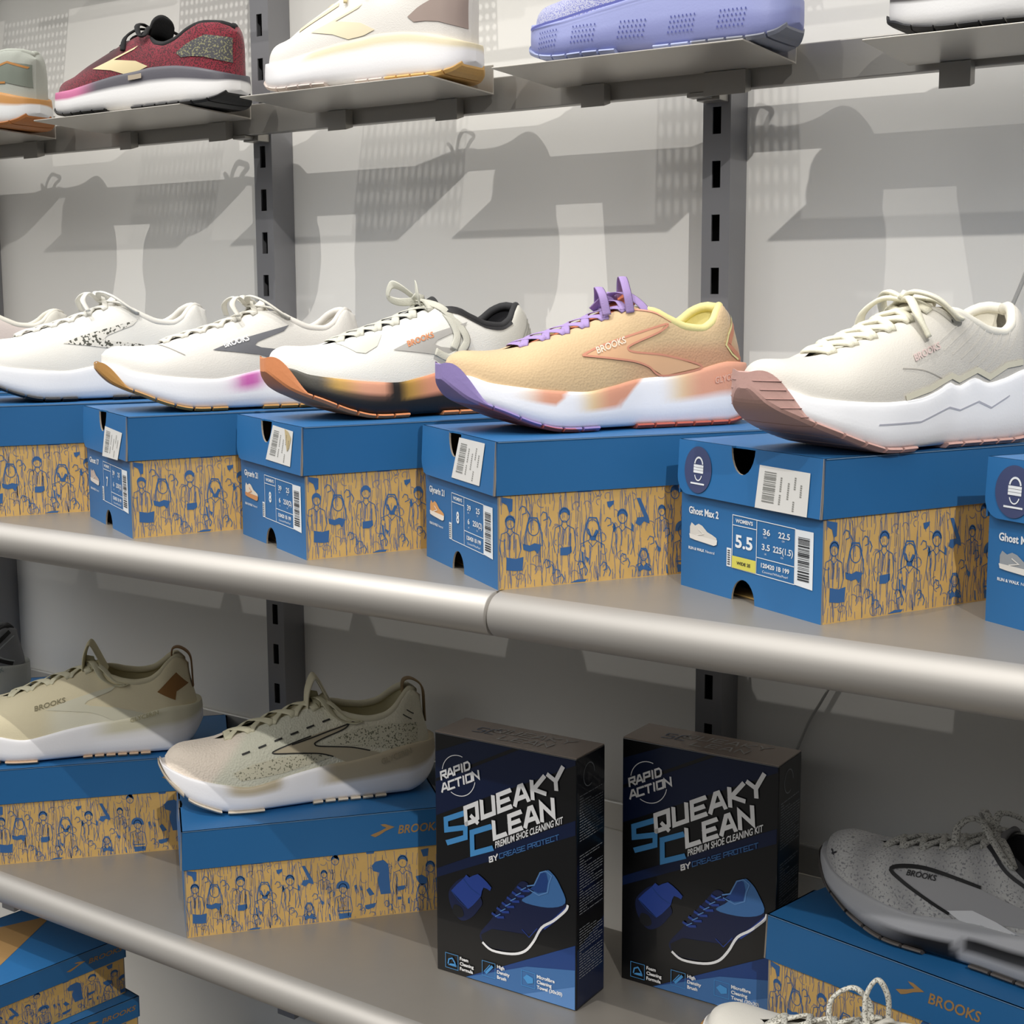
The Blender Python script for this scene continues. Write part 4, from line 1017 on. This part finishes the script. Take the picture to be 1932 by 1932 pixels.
# C: peach shoe
x, y = at(.595, -.362, TC, -.014, .086)
def cC(x, y, z, hh):
    t1 = .62 + .5 * sm(.080, .100, x); t2 = .50 + .60 * sm(.135, .178, x)
    w = lin('#f0f1f6'); a = sm(.04, .075, x) * (1 - sm(.100, .104, x)) * sm(t1, t1 + .07, hh)
    w = mixc(w, mixc(lin('#e9cfae'), lin('#dc9c80'), sm(.05, .075, x)), a)
    b = sm(.096, .118, x) * sm(t2, t2 + .06, hh)
    w = mixc(w, mixc(lin('#e9cfa0'), lin('#dc9c80'), sm(.11, .135, x)), b)
    c = sm(.180, .208, x) * sm(.46, .52, hh)
    return mixc(w, mixc(lin('#e8cda2'), lin('#e0a287'), sm(.195, .225, x)), c)
def oC(x, y, z): return lin('#8f7fb5') if x < .125 and (z > z_c(x)) else (lin('#b0584a') if x > .02 else lin('#8f7fb5'))
z_c = pchip([(0, 0.0), (.02, .024), (.06, .009), (.12, .0005), (.13, -.001)])
chev = lambda c1, c2: [dict(n='heel_chevron', t='line', p=[[(.276, .088), (.262, .0755), (.2560, .068), (.262, .0620), (.272, .0545)]], w=.0045, c=c1, smooth=False), dict(n='heel_piping', t='line', p=[[(.2765, .0925), (.258, .077), (.2515, .068), (.258, .0600), (.266, .0550)]], w=.0018, c=c2, smooth=False, off=.001)]
sneaker('peach running sneaker with lilac laces and salmon logo on its side', (x, y, ZT), TC, dict(
    L=0.283, upper_col=lambda x, y, z: mixc(lin('#cbb089'), lin('#c79876'), sm(.13, .2, x) * (1 - sm(.06, .075, z))), midsole_col=cC, outsole_col=oC, bumper=.061, lining='#e6dc9a', collar='#e6db98', tongue_col='#c4704e', lace='#a68fc2', lace_w=.0075, lace_t=.0012, bow='arch', knit=500, knit_bump=.25, mkey='_open',
    decals=[dict(n='side_logo', t='fill', p=LOGO, c='#ddb088'), dict(n='logo_outline', t='line', p=[LOGO + [LOGO[0]]], w=.0016, c='#d18f76', off=.001),
            dict(n='brand_text', t='text', s='BROOKS', p=(.124, .0625), w=.030, cap=.0052, rot=17, c='#e9dcc8', off=.0014), dict(n='throat_edge', t='line', p=[[(.160, .0985), (.180, .0960), (.196, .088)]], w=.0012, c='#d99a84')] + chev('#c9866a', '#e7dd9b')
            + [dict(n='model_text', t='text', s='GLYCERIN', p=(.236, .0360), w=.030, cap=.0055, rot=9, c='#e9b9a4', on='m', off=.0008)]))

# B: white shoe with black collar
x, y = at(.384, -.350, TB, -.003, .083)
def cB(x, y, z, hh):
    base = mixc(lin('#1a1a1b'), lin('#5a564c'), (1 - sm(.03, .10, x)) * sm(.3, .8, hh) * .7)
    t = sm(.035, .055, x) * (1 - sm(.094, .106, x)) * sm(.58, .66, hh)
    c = mixc(base, mixc(lin('#c9a052'), lin('#e0a183'), sm(.05, .08, x)), t)
    t2 = sm(.110, .125, x) * sm(.50, .58, hh)
    return mixc(c, mixc(lin('#b99142'), lin('#e29a7c'), sm(.12, .15, x)), t2)
sneaker('white running sneaker with black collar lining and orange edged black sole', (x, y, ZT), TB, dict(
    L=0.283, upper_col=lambda x, y, z: mixc(lin('#ecebe4'), lin('#cfcdc3'), sm(.20, .24, x)), midsole_col=cB, outsole_col='#d98c5c', bumper=.061, lining='#26262a', collar='#2a2a2c', tongue_col='#2b2b2c', lace='#cbcabd', lace_w=.0078, lace_t=.0013, bow='upright', tongue=.009,
    decals=[dict(n='side_logo', t='fill', p=LOGO, c='#b4b2ad'), dict(n='brand_text', t='text', s='BROOKS', p=(.126, .0640), w=.030, cap=.0050, rot=17, c='#e0905f', off=.0012),
            dict(n='toe_overlay', t='fill', p=[(.062, .0685), (.074, .0600), (.082, .0590), (.095, .0650), (.105, .0760), (.080, .0700)], c='#cfcec3'),
            dict(n='collar_band', t='line', p=[[(.165, .0980), (.182, .0950), (.200, .0865), (.212, .0815), (.228, .0800), (.243, .0855)]], w=.0040, c='#2a2a2c', off=.0010),
            dict(n='heel_stripe', t='line', p=[[(.274, .088 - k * .0045), (.262, .078 - k * .0045), (.252, .068 - k * .004)] for k in range(3)], w=.0014, c='#a5a49c')]))

# A: light grey shoe
x, y = at(.170, -.358, TA, -.008, .078)
def cA(x, y, z, hh):
    t = math.exp(-((x - .146) / .016) ** 2) * sm(.52, .66, hh) * (1 - sm(.95, 1.05, hh))
    return mixc(lin('#f0f1f4'), lin('#c965b0'), min(1, t * 1.15))
sneaker('light grey running sneaker with dark grey logo and tan outsole', (x, y, ZT), TA - .13, dict(
    L=0.275, zsc=.955, upper_col='#dcd9d2', midsole_col=cA, outsole_col='#b5874a', bumper=.054, lining='#d2cec6', collar='#d8d4cc', tongue_col='#d5d1c6', lace='#d8d5ca', lace_w=.0062, lace_t=.0026, bow='big', knit=700, mkey='_fine',
    decals=[dict(n='side_logo', t='fill', p=LOGO, c='#66676c'), dict(n='brand_text', t='text', s='BROOKS', p=(.122, .0635), w=.028, cap=.0055, rot=16, c='#e3e3e3', off=.0013, bold=.04),
            dict(n='toe_seam', t='line', p=[[(.058, .0680), (.068, .0640), (.082, .0570)]], w=.0008, c='#a5a19a')]))
# Z: white shoe with spotted logo
x, y = at(-.062, -.358, rad(59), -.018, .075)
sneaker('white running sneaker with black spotted logo and black outsole, left end of the middle shelf', (x, y, ZT), rad(59), dict(
    L=0.286, upper_col='#e8e6df', midsole_col='#f0f1f4', outsole_col='#222224', bumper=.046, lining='#dcd9d0', collar='#dddad2', lace='#e3e1d8', lace_w=.0062, lace_t=.0028, bow='big',
    decals=[dict(n='side_logo', t='fill', p=LOGO, c='#dedbd2', speck='#4a4a40', sscale=260, sthr=.53)]))
# W: pale pink shoe far left
x, y = at(-.320, -.355, rad(60), -.012, .075)
sneaker('pale pink and cream sneaker cut off by the left edge on the middle shelf', (x, y, ZT), rad(60), dict(
    L=0.288, zsc=.93, upper_col=lambda x, y, z: mixc(lin('#dccfc8'), lin('#e0dcd0'), sm(.215, .245, x)), midsole_col='#dedfe4', outsole_col='#3a3a3a', lining='#e2dfd2', collar='#e3dfd2', lace='#e3dfd2', bow='loops'))

# lower shelf
def cG(x, y, z, hh):
    t = sm(.055, .075, x) * (1 - sm(.112, .125, x)) * sm(.66, .76, hh) + sm(.150, .175, x) * sm(.50, .58, hh)
    return mixc(lin('#f4f3f5'), lin('#bdb095'), min(1, t))
HT = [(.006, .057), (.011, .0630), (.022, .0680), (.04, .0690), (.06, .0715), (.09, .0810), (.115, .0890), (.140, .0970), (.160, .1020), (.175, .0990), (.195, .0920), (.212, .0895), (.228, .0915), (.243, .0985), (.256, .1080), (.266, .1130), (.279, .1020)]
Z1G = [(0, .052), (.012, .0470), (.03, .040), (.06, .0330), (.085, .0290), (.11, .0330), (.135, .038), (.165, .0420), (.19, .0450), (.22, .0500), (.25, .0560), (.286, .0550)]
Z0G = [(0, .050), (.006, .038), (.015, .026), (.03, .0125), (.045, .0060), (.062, .0006), (.075, -.0), (.25, 0), (.262, .0035), (.275, .013), (.286, .030)]
TRG = [(0.0, .022), (.026, .058), (.064, .100), (.150, .160), (.163, .173), (.176, .186), (.189, .199), (.202, .212), (.215, .226)]
x, y = at(.141, -.285, TG, -.020, .078)
sneaker('speckled cream knit sneaker with black outlined logo, left of the kit boxes', (x, y, ZU), TG + .02, dict(
    L=0.300, zt=HT, z1=Z1G, z0=Z0G, treads=TRG, upper_col=lambda x, y, z: mixc(mixc(lin('#e6d9c9'), lin('#d3d2bf'), sm(.045, .060, x - (z - .04) * .8)), lin('#e0dbc5'), sm(.12, .2, x)),
    midsole_col=cG, outsole_col='#cfc2ae', bumper=.040, lining='#c9c19e', collar='#cfc9b0', tongue_col='#cbc4a8', lace='#d8d3b6', lace_w=.0085, lace_t=.0014, bow='tuck', n_eye=5, tongue=.012, tongue_loop='#d2cbaf', heel_loop='#8d7655', knit=450, knit_bump=.6, mkey='_coarse',
    decals=[dict(n='side_logo', t='fill', p=LOGO, c='#b9ad92'), dict(n='logo_outline', t='line', p=[[LOGO[2], LOGO[1], LOGO[0], LOGO[13], LOGO[12], LOGO[11]], [(.196, .087), (.17, .0790), (.150, .0730), (.130, .0680)], [LOGO[3], LOGO[4], LOGO[5], LOGO[6], LOGO[7], LOGO[8], (.21, .0545)]], w=.0013, c='#1b1b16', off=.0012),
            dict(n='lace_mark', t='line', p=[[(.080 + k * .0165, .0620 + k * .0052), (.088 + k * .0165, .0645 + k * .0052)] for k in range(6)], w=.0018, c='#1b1b16', off=.001),
            dict(n='knit_specks', t='fill', p=[(.078, .036), (.120, .040), (.160, .048), (.175, .052), (.150, .058), (.112, .0560), (.090, .052), (.070, .044)], c='#cdc8b0', speck='#76755f', sscale=500, sthr=.60, off=.0005),
            dict(n='heel_specks', t='fill', p=[(.165, .066), (.200, .0605), (.232, .054), (.262, .058), (.268, .078), (.24, .082), (.205, .080), (.185, .075)], c='#d3ceb6', speck='#76755f', sscale=500, sthr=.58, off=.0005),
            dict(n='heel_mark', t='line', p=[[(.252, .0900), (.262, .0830)], [(.258, .0940), (.266, .0880)]], w=.0013, c='#3a3a30'),
            dict(n='model_text', t='text', s='GLYCERIN', p=(.222, .0385), w=.034, cap=.0065, rot=16, c='#a59a80', on='m', off=.0008)]))
x, y = at(-.188, -.273, TF, -.052, .062)
sneaker('cream knit sneaker with brown heel loop at the left of the lowest shelf', (x, y, ZU), TF - .05, dict(
    L=0.290, zt=HT, z1=Z1G, z0=Z0G, treads=TRG, upper_col=lambda x, y, z: mixc(lin('#e3d8b6'), lin('#e6e2cc'), sm(.10, .13, x) * (1 - sm(.058, .066, z + (x - .12) * .1))),
    midsole_col=lambda x, y, z, hh: mixc(lin('#f4f3f5'), lin('#d5d0b6'), sm(.15, .19, x) * sm(.55, .66, hh)), outsole_col='#c9a98a', bumper=.040, lining='#c9bf98', collar='#d2caab', tongue_col='#d2c9a4', lace='#ddd8bb', lace_w=.0085, lace_t=.0014, bow='tuck', n_eye=5, tongue=.012, tongue_loop='#d8cfa9', heel_loop='#86643f', knit=700, mkey='_fine',
    decals=[dict(n='side_logo', t='fill', p=LOGO, c='#dcd8c0'), dict(n='brand_text', t='text', s='BROOKS', p=(.098, .0610), w=.036, cap=.0052, rot=14, c='#8a8263', off=.0013),
            dict(n='heel_patch', t='fill', p=[(.238, .0760), (.266, .0960), (.2765, .0800), (.262, .0740), (.258, .0640)], c='#8f6534', off=.001), dict(n='model_text', t='text', s='GLYCERIN', p=(.205, .0420), w=.034, cap=.0050, rot=14, c='#bdb68f', on='m', off=.0008)]))
sneaker('grey sneaker with black collar and heel chevron, cut off by the left edge', (-.605, -.272, ZU), TF, dict(
    L=0.290, upper_col='#7e8084', midsole_col='#b2b5b0', outsole_col='#5a2a26', bumper=.045, lining='#161618', collar='#131315', lace='#333336', bow='none', decals=[
        dict(n='heel_chevron', t='line', p=[[(.272, .096), (.252, .082), (.242, .070), (.252, .062), (.268, .055)]], w=.0050, c='#0c0c0e', smooth=False), dict(n='chevron_line', t='line', p=[[(.276, .090), (.258, .078), (.250, .070), (.258, .064), (.270, .058)]], w=.0014, c='#aab0b4', smooth=False, off=.001),
        dict(n='model_text', t='text', s='GHOST GTX', p=(.215, .0340), w=.045, cap=.0060, rot=18, c='#85908f', on='m', off=.0008)]))
# H: grey knit shoe
x, y = at(.722, -.130, rad(-11), .010, .072)
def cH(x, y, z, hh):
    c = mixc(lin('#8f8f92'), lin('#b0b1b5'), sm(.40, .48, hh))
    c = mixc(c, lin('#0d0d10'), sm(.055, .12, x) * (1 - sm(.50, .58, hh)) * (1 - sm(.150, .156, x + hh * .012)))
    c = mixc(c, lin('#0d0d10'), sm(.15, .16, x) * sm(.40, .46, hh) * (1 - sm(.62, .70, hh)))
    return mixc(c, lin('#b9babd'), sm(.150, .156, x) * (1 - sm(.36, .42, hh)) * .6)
sneaker('grey knit sneaker with black outlined logo and rope laces on the shaded box', (x, y, ZU), rad(-12.5), dict(
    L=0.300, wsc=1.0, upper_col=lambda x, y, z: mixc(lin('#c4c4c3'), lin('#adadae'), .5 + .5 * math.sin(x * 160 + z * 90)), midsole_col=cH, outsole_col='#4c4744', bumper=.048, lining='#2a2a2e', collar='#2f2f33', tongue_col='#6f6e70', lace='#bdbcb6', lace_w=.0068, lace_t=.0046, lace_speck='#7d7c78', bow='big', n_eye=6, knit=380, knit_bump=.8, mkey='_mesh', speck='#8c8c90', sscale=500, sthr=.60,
    decals=[dict(n='side_logo', t='fill', p=[(.088, .060), (.115, .0670), (.160, .0690), (.20, .064), (.22, .052), (.19, .047), (.16, .040), (.135, .044)], c='#a8a8ab'),
            dict(n='white_flash', t='fill', p=[(.140, .0440), (.160, .0500), (.180, .0470), (.205, .0400), (.170, .0380), (.150, .0390)], c='#e6e7ea', off=.0012),
            dict(n='logo_outline', t='line', p=[[(.165, .0700), (.130, .0705), (.105, .0680), (.0875, .0620), (.100, .0560), (.120, .0490), (.142, .0420)]], w=.0028, c='#101013', off=.0014), dict(n='brand_text', t='text', s='BROOKS', p=(.102, .0610), w=.026, cap=.0042, rot=6, c='#17171a', off=.0016),
            dict(n='toe_mark', t='line', p=[[(.022, .0560), (.027, .0530)], [(.024, .0530), (.029, .0560)]], w=.0012, c='#2c2c33'), dict(n='collar_piping', t='line', p=[[(.158, .1005), (.170, .0970), (.186, .0870), (.202, .0810)]], w=.0030, c='#29292d', off=.001)]))
# I: off-white shoe at the bottom edge
sneaker('off-white sneaker with rope laces rising at the bottom edge of the photo', (.704, -.209, ZB + .0002), rad(-12), dict(
    L=0.285, upper_col='#d6d2c8', midsole_col='#dcdad6', outsole_col='#b5874a', bumper=.050, lining='#cfcbc0', collar='#d5d1c6', lace='#dedbcf', lace_speck='#8a877c', lace_w=.0056, lace_t=.0036, bow='rise', tongue=.010, n_eye=5))

# top row
YP = -.0955
def cR(x, y, z, hh):
    t = sm(.60, .68, hh) ; c = mixc(lin('#c76a95'), lin('#54525a'), sm(.075, .115, x))
    return mixc(lin('#eeedec'), c, t)
Z1R = [(0, .037), (.012, .0345), (.03, .032), (.06, .0310), (.085, .0330), (.11, .0370), (.135, .041), (.165, .0440), (.19, .0460), (.22, .0450), (.25, .0410), (.286, .0330)]
Z0R = [(0, .020), (.006, .014), (.015, .0095), (.03, .0045), (.05, .0010), (.065, 0), (.25, 0), (.262, .0008), (.275, .0045), (.286, .015)]
ZTR = [(.006, .040), (.011, .0470), (.022, .0510), (.04, .0530), (.055, .0560), (.085, .0670), (.115, .0790), (.135, .0860), (.155, .0900), (.170, .0860), (.188, .0760), (.205, .0730), (.222, .0765), (.24, .0860), (.255, .0920), (.266, .0920), (.279, .0820)]
TOPZ = ZP + .0016
top = dict(z1=Z1R, z0=Z0R, zt=ZTR, bumper=.020, shear=-.004)
LOGO2 = [(.100, .0520), (.125, .0600), (.165, .0740), (.160, .0700), (.132, .0600), (.145, .0585), (.165, .0560), (.185, .0480), (.170, .0440), (.150, .0420), (.130, .0480), (.115, .0500)]
heelp = lambda c, sp=None: dict(n='heel_panel', t='fill', p=[(.228, .0585), (.240, .0660), (.262, .0760), (.279, .0740), (.2795, .0470), (.262, .0520), (.250, .0530), (.236, .0530)], c=c, speck=sp, sscale=500, sthr=.55)
sneaker('dark red and black sneaker with cream logo on the top plate', (-.232, YP, TOPZ), 0.0, dict(top, L=.295, zsc=.96,
    upper_col=lambda x, y, z: mixc(mixc(lin('#7d2231'), lin('#2a1418'), sm(.045, .09, x) * (1 - sm(.125, .15, x)) * sm(.045, .06, z) * .9), lin('#8a2536'), sm(.16, .2, x)), speck='#4a1820', sscale=700, sthr=.5, mkey='_red',
    midsole_col=cR, outsole_col='#131314', lining='#151517', collar='#18181a', tongue_col='#141416', lace='#0e0e10', lace_w=.0062, lace_t=.003, bow='loops',
    decals=[dict(n='side_logo', t='fill', p=LOGO2, c='#dccb9f'), heelp('#4c4c50', '#8d8a68'), dict(n='sole_tag', t='fill', p=[(.158, .0340), (.178, .0350), (.178, .0405), (.158, .0395)], c='#b3a591', on='m', off=.0012)]))
sneaker('white sneaker with pale yellow overlays on the top plate', (.114, YP, TOPZ), 0.0, dict(top, L=.268, zt=[(a, b * 1.12) for a, b in ZTR], 
    upper_col='#dfdbd4', midsole_col=lambda x, y, z, hh: mixc(lin('#eeedee'), lin('#e4d8b8'), sm(.70, .78, hh) * sm(.08, .11, x)), outsole_col=lambda x, y, z: lin('#cfa35e') if x > .2 else lin('#cbbdb4'), lining='#d7d5d0', collar='#d5d2cd', lace='#d8c89c', bow='loops', lace_w=.004,
    decals=[dict(n='side_logo', t='fill', p=[(x_, z_ * 1.06) for x_, z_ in LOGO2], c='#e6dabb'), dict(n='lace_stay', t='line', p=[[(.078, .060), (.10, .069), (.13, .0815)]], w=.0045, c='#e3d3ad'), heelp('#a08f86')]))
sneaker('periwinkle purple sneaker with perforated sole on the top plate', (.453, YP, TOPZ), 0.0, dict(top, L=.264, zt=[(a, b * 1.12) for a, b in ZTR], z1=[(a, b * 1.10) for a, b in Z1R],
    upper_col=lambda x, y, z: mixc(lin('#b0b2c8'), lin('#6f73b4'), sm(.13, .16, x - (z - .05))), speck='#7478b5', sscale=900, sthr=.52, mkey='_pur',
    midsole_col=lambda x, y, z, hh: mixc(mixc(lin('#888ec0'), lin('#989fd0'), sm(.5, .6, hh)), lin('#6c72b4'), (1 - sm(.0, .02, abs(hh - .62))) * .6), outsole_col=lambda x, y, z: lin('#777a86') if x > .2 else lin('#9aa3c8'), lining='#5558a8', collar='#6266b8', lace='#6468b8', bow='loops',
    decals=[dict(n='sole_ledge', t='line', p=[[(.012, .0335), (.06, .0345), (.11, .0410), (.16, .0490), (.20, .0500), (.25, .0440), (.275, .0385)]], w=.0022, c='#6167b2', on='m', off=.0008), dict(n='heel_clip', t='fill', p=[(.19, .0560), (.23, .0580), (.262, .0540), (.279, .0500), (.279, .0620), (.25, .0660), (.215, .0650)], c='#5d62ae'), dict(n='sole_holes', t='line', p=[[(x_ + .004 * j + .001 * i, .0135 + .0042 * i), (x_ + .004 * j + .001 * i + .0011, .0139 + .0042 * i)] for x_ in (.03, .075, .125, .175, .225) for j in range(7) for i in range(4)], w=.0019, c='#4a5196', on='m', off=.0006, smooth=False)]))
sneaker('black sneaker with white sole cut off by the top right corner', (.796, YP, TOPZ - .011), 0.0, dict(top, L=.285,
    upper_col='#2a2a2c', midsole_col=lambda x, y, z, hh: mixc(lin('#e4e3e2'), lin('#4e4b49'), sm(.72, .78, hh)), outsole_col='#1b1b1d', lining='#1b1b1d', collar='#1e1e20', lace='#1c1c1e'))
sneaker('grey green sneaker with orange trim cut off by the left edge on the top plate', (-.572, YP, TOPZ), 0.0, dict(top, L=.290,
    upper_col='#b4b8ae', midsole_col=lambda x, y, z, hh: mixc(lin('#ecedec'), lin('#c99150'), sm(.66, .72, hh)), outsole_col='#b06f38', lining='#c2c5bc', collar='#b9bdb2', lace='#d0d2c8',
    decals=[heelp('#7f877b'), dict(n='heel_trim', t='line', p=[[(.278, .0700), (.262, .0760), (.244, .0680), (.228, .0585), (.240, .0520), (.262, .0520)]], w=.0024, c='#bd8444', off=.001, smooth=False)]))

# ------------------------------------------------------------------ small boxes standing on the base deck, seen under the lowest shelf
G_ = 'stacked boxes below the lowest shelf'
shoebox((-.130, -.440, -.9995), rad(84), 'upper box of the stack below the lowest shelf, with large arrow logo', sc=(1, 1, .62), toplogo=True, group=G_)
shoebox((-.122, -.436, -.9995 - .0718), rad(82), 'middle box of the stack below the lowest shelf, lettered lid', sc=(1, 1, .62), group=G_)
shoebox((-.126, -.440, -.9995 - .1436), rad(83), 'third box of the stack below the lowest shelf', sc=(1, 1, .62), group=G_)
shoebox((-.124, -.440, -1.25), rad(84), 'lowest box of the stack below the lowest shelf', sc=(1, 1, .306), group=G_)
shoebox((-.065, -.132, -1.25), rad(20), 'blue shoebox alone on the base deck, peeking under the lowest shelf', sidelogo=False)
# unseen perforated plates and rail, added above to throw a hole pattern onto the wall
def perforated_plate(cx, label):
    t = thing('perforated_plate', label, 'shelf', (cx, -0.04, 0.325), 0, 'unseen perforated plates of the upper row')
    mb = MB(); p = 0.0083; nx, ny = 16, 12; R = 0.0027
    for i in range(nx):
        for j in range(ny):
            x, y = (i - nx / 2) * p, -0.004 - (j + 1) * p
            o = [(x, y), (x + p / 2, y), (x + p, y), (x + p, y + p / 2), (x + p, y + p), (x + p / 2, y + p), (x, y + p), (x, y + p / 2)]
            h = [(x + p / 2 + R * math.cos(a), y + p / 2 + R * math.sin(a)) for a in [rad(225 + 45 * k) for k in range(8)]]
            mb.add([(a, b, 0) for a, b in o] + [(a, b, 0) for a, b in h], [(k, (k + 1) % 8, 8 + (k + 1) % 8, 8 + k) for k in range(8)])
    o = mb.build('perforated_sheet', M_plate, t, merge=1e-5)
    md = o.modifiers.new('thickness', 'SOLIDIFY'); md.thickness = 0.0008
    mb = MB(); mb.box((-0.125, -0.004, -0.002), (0.125, 0, 0.026)); mb.box((-0.125, -0.108, -0.002), (0.125, -0.1035, 0.004)); mb.build('rim', M_plate, t)
mb = MB(); mb.box((-1.5, -0.031, 0.30), (1.9, -0.019, 0.334)); tag(mb.build('hanging_rail', M_rail), 'grey metal rail added for the unseen upper row, above the photo', 'rail')
for cx, w_ in ((-.43, 'above the grey green sneaker'), (-.09, 'above the red sneaker'), (.24, 'above the pale yellow and white sneaker'), (.58, 'above the purple sneaker'), (.91, 'above the black and white sneaker')):
    perforated_plate(cx, 'unseen perforated metal plate on the upper rail ' + w_)
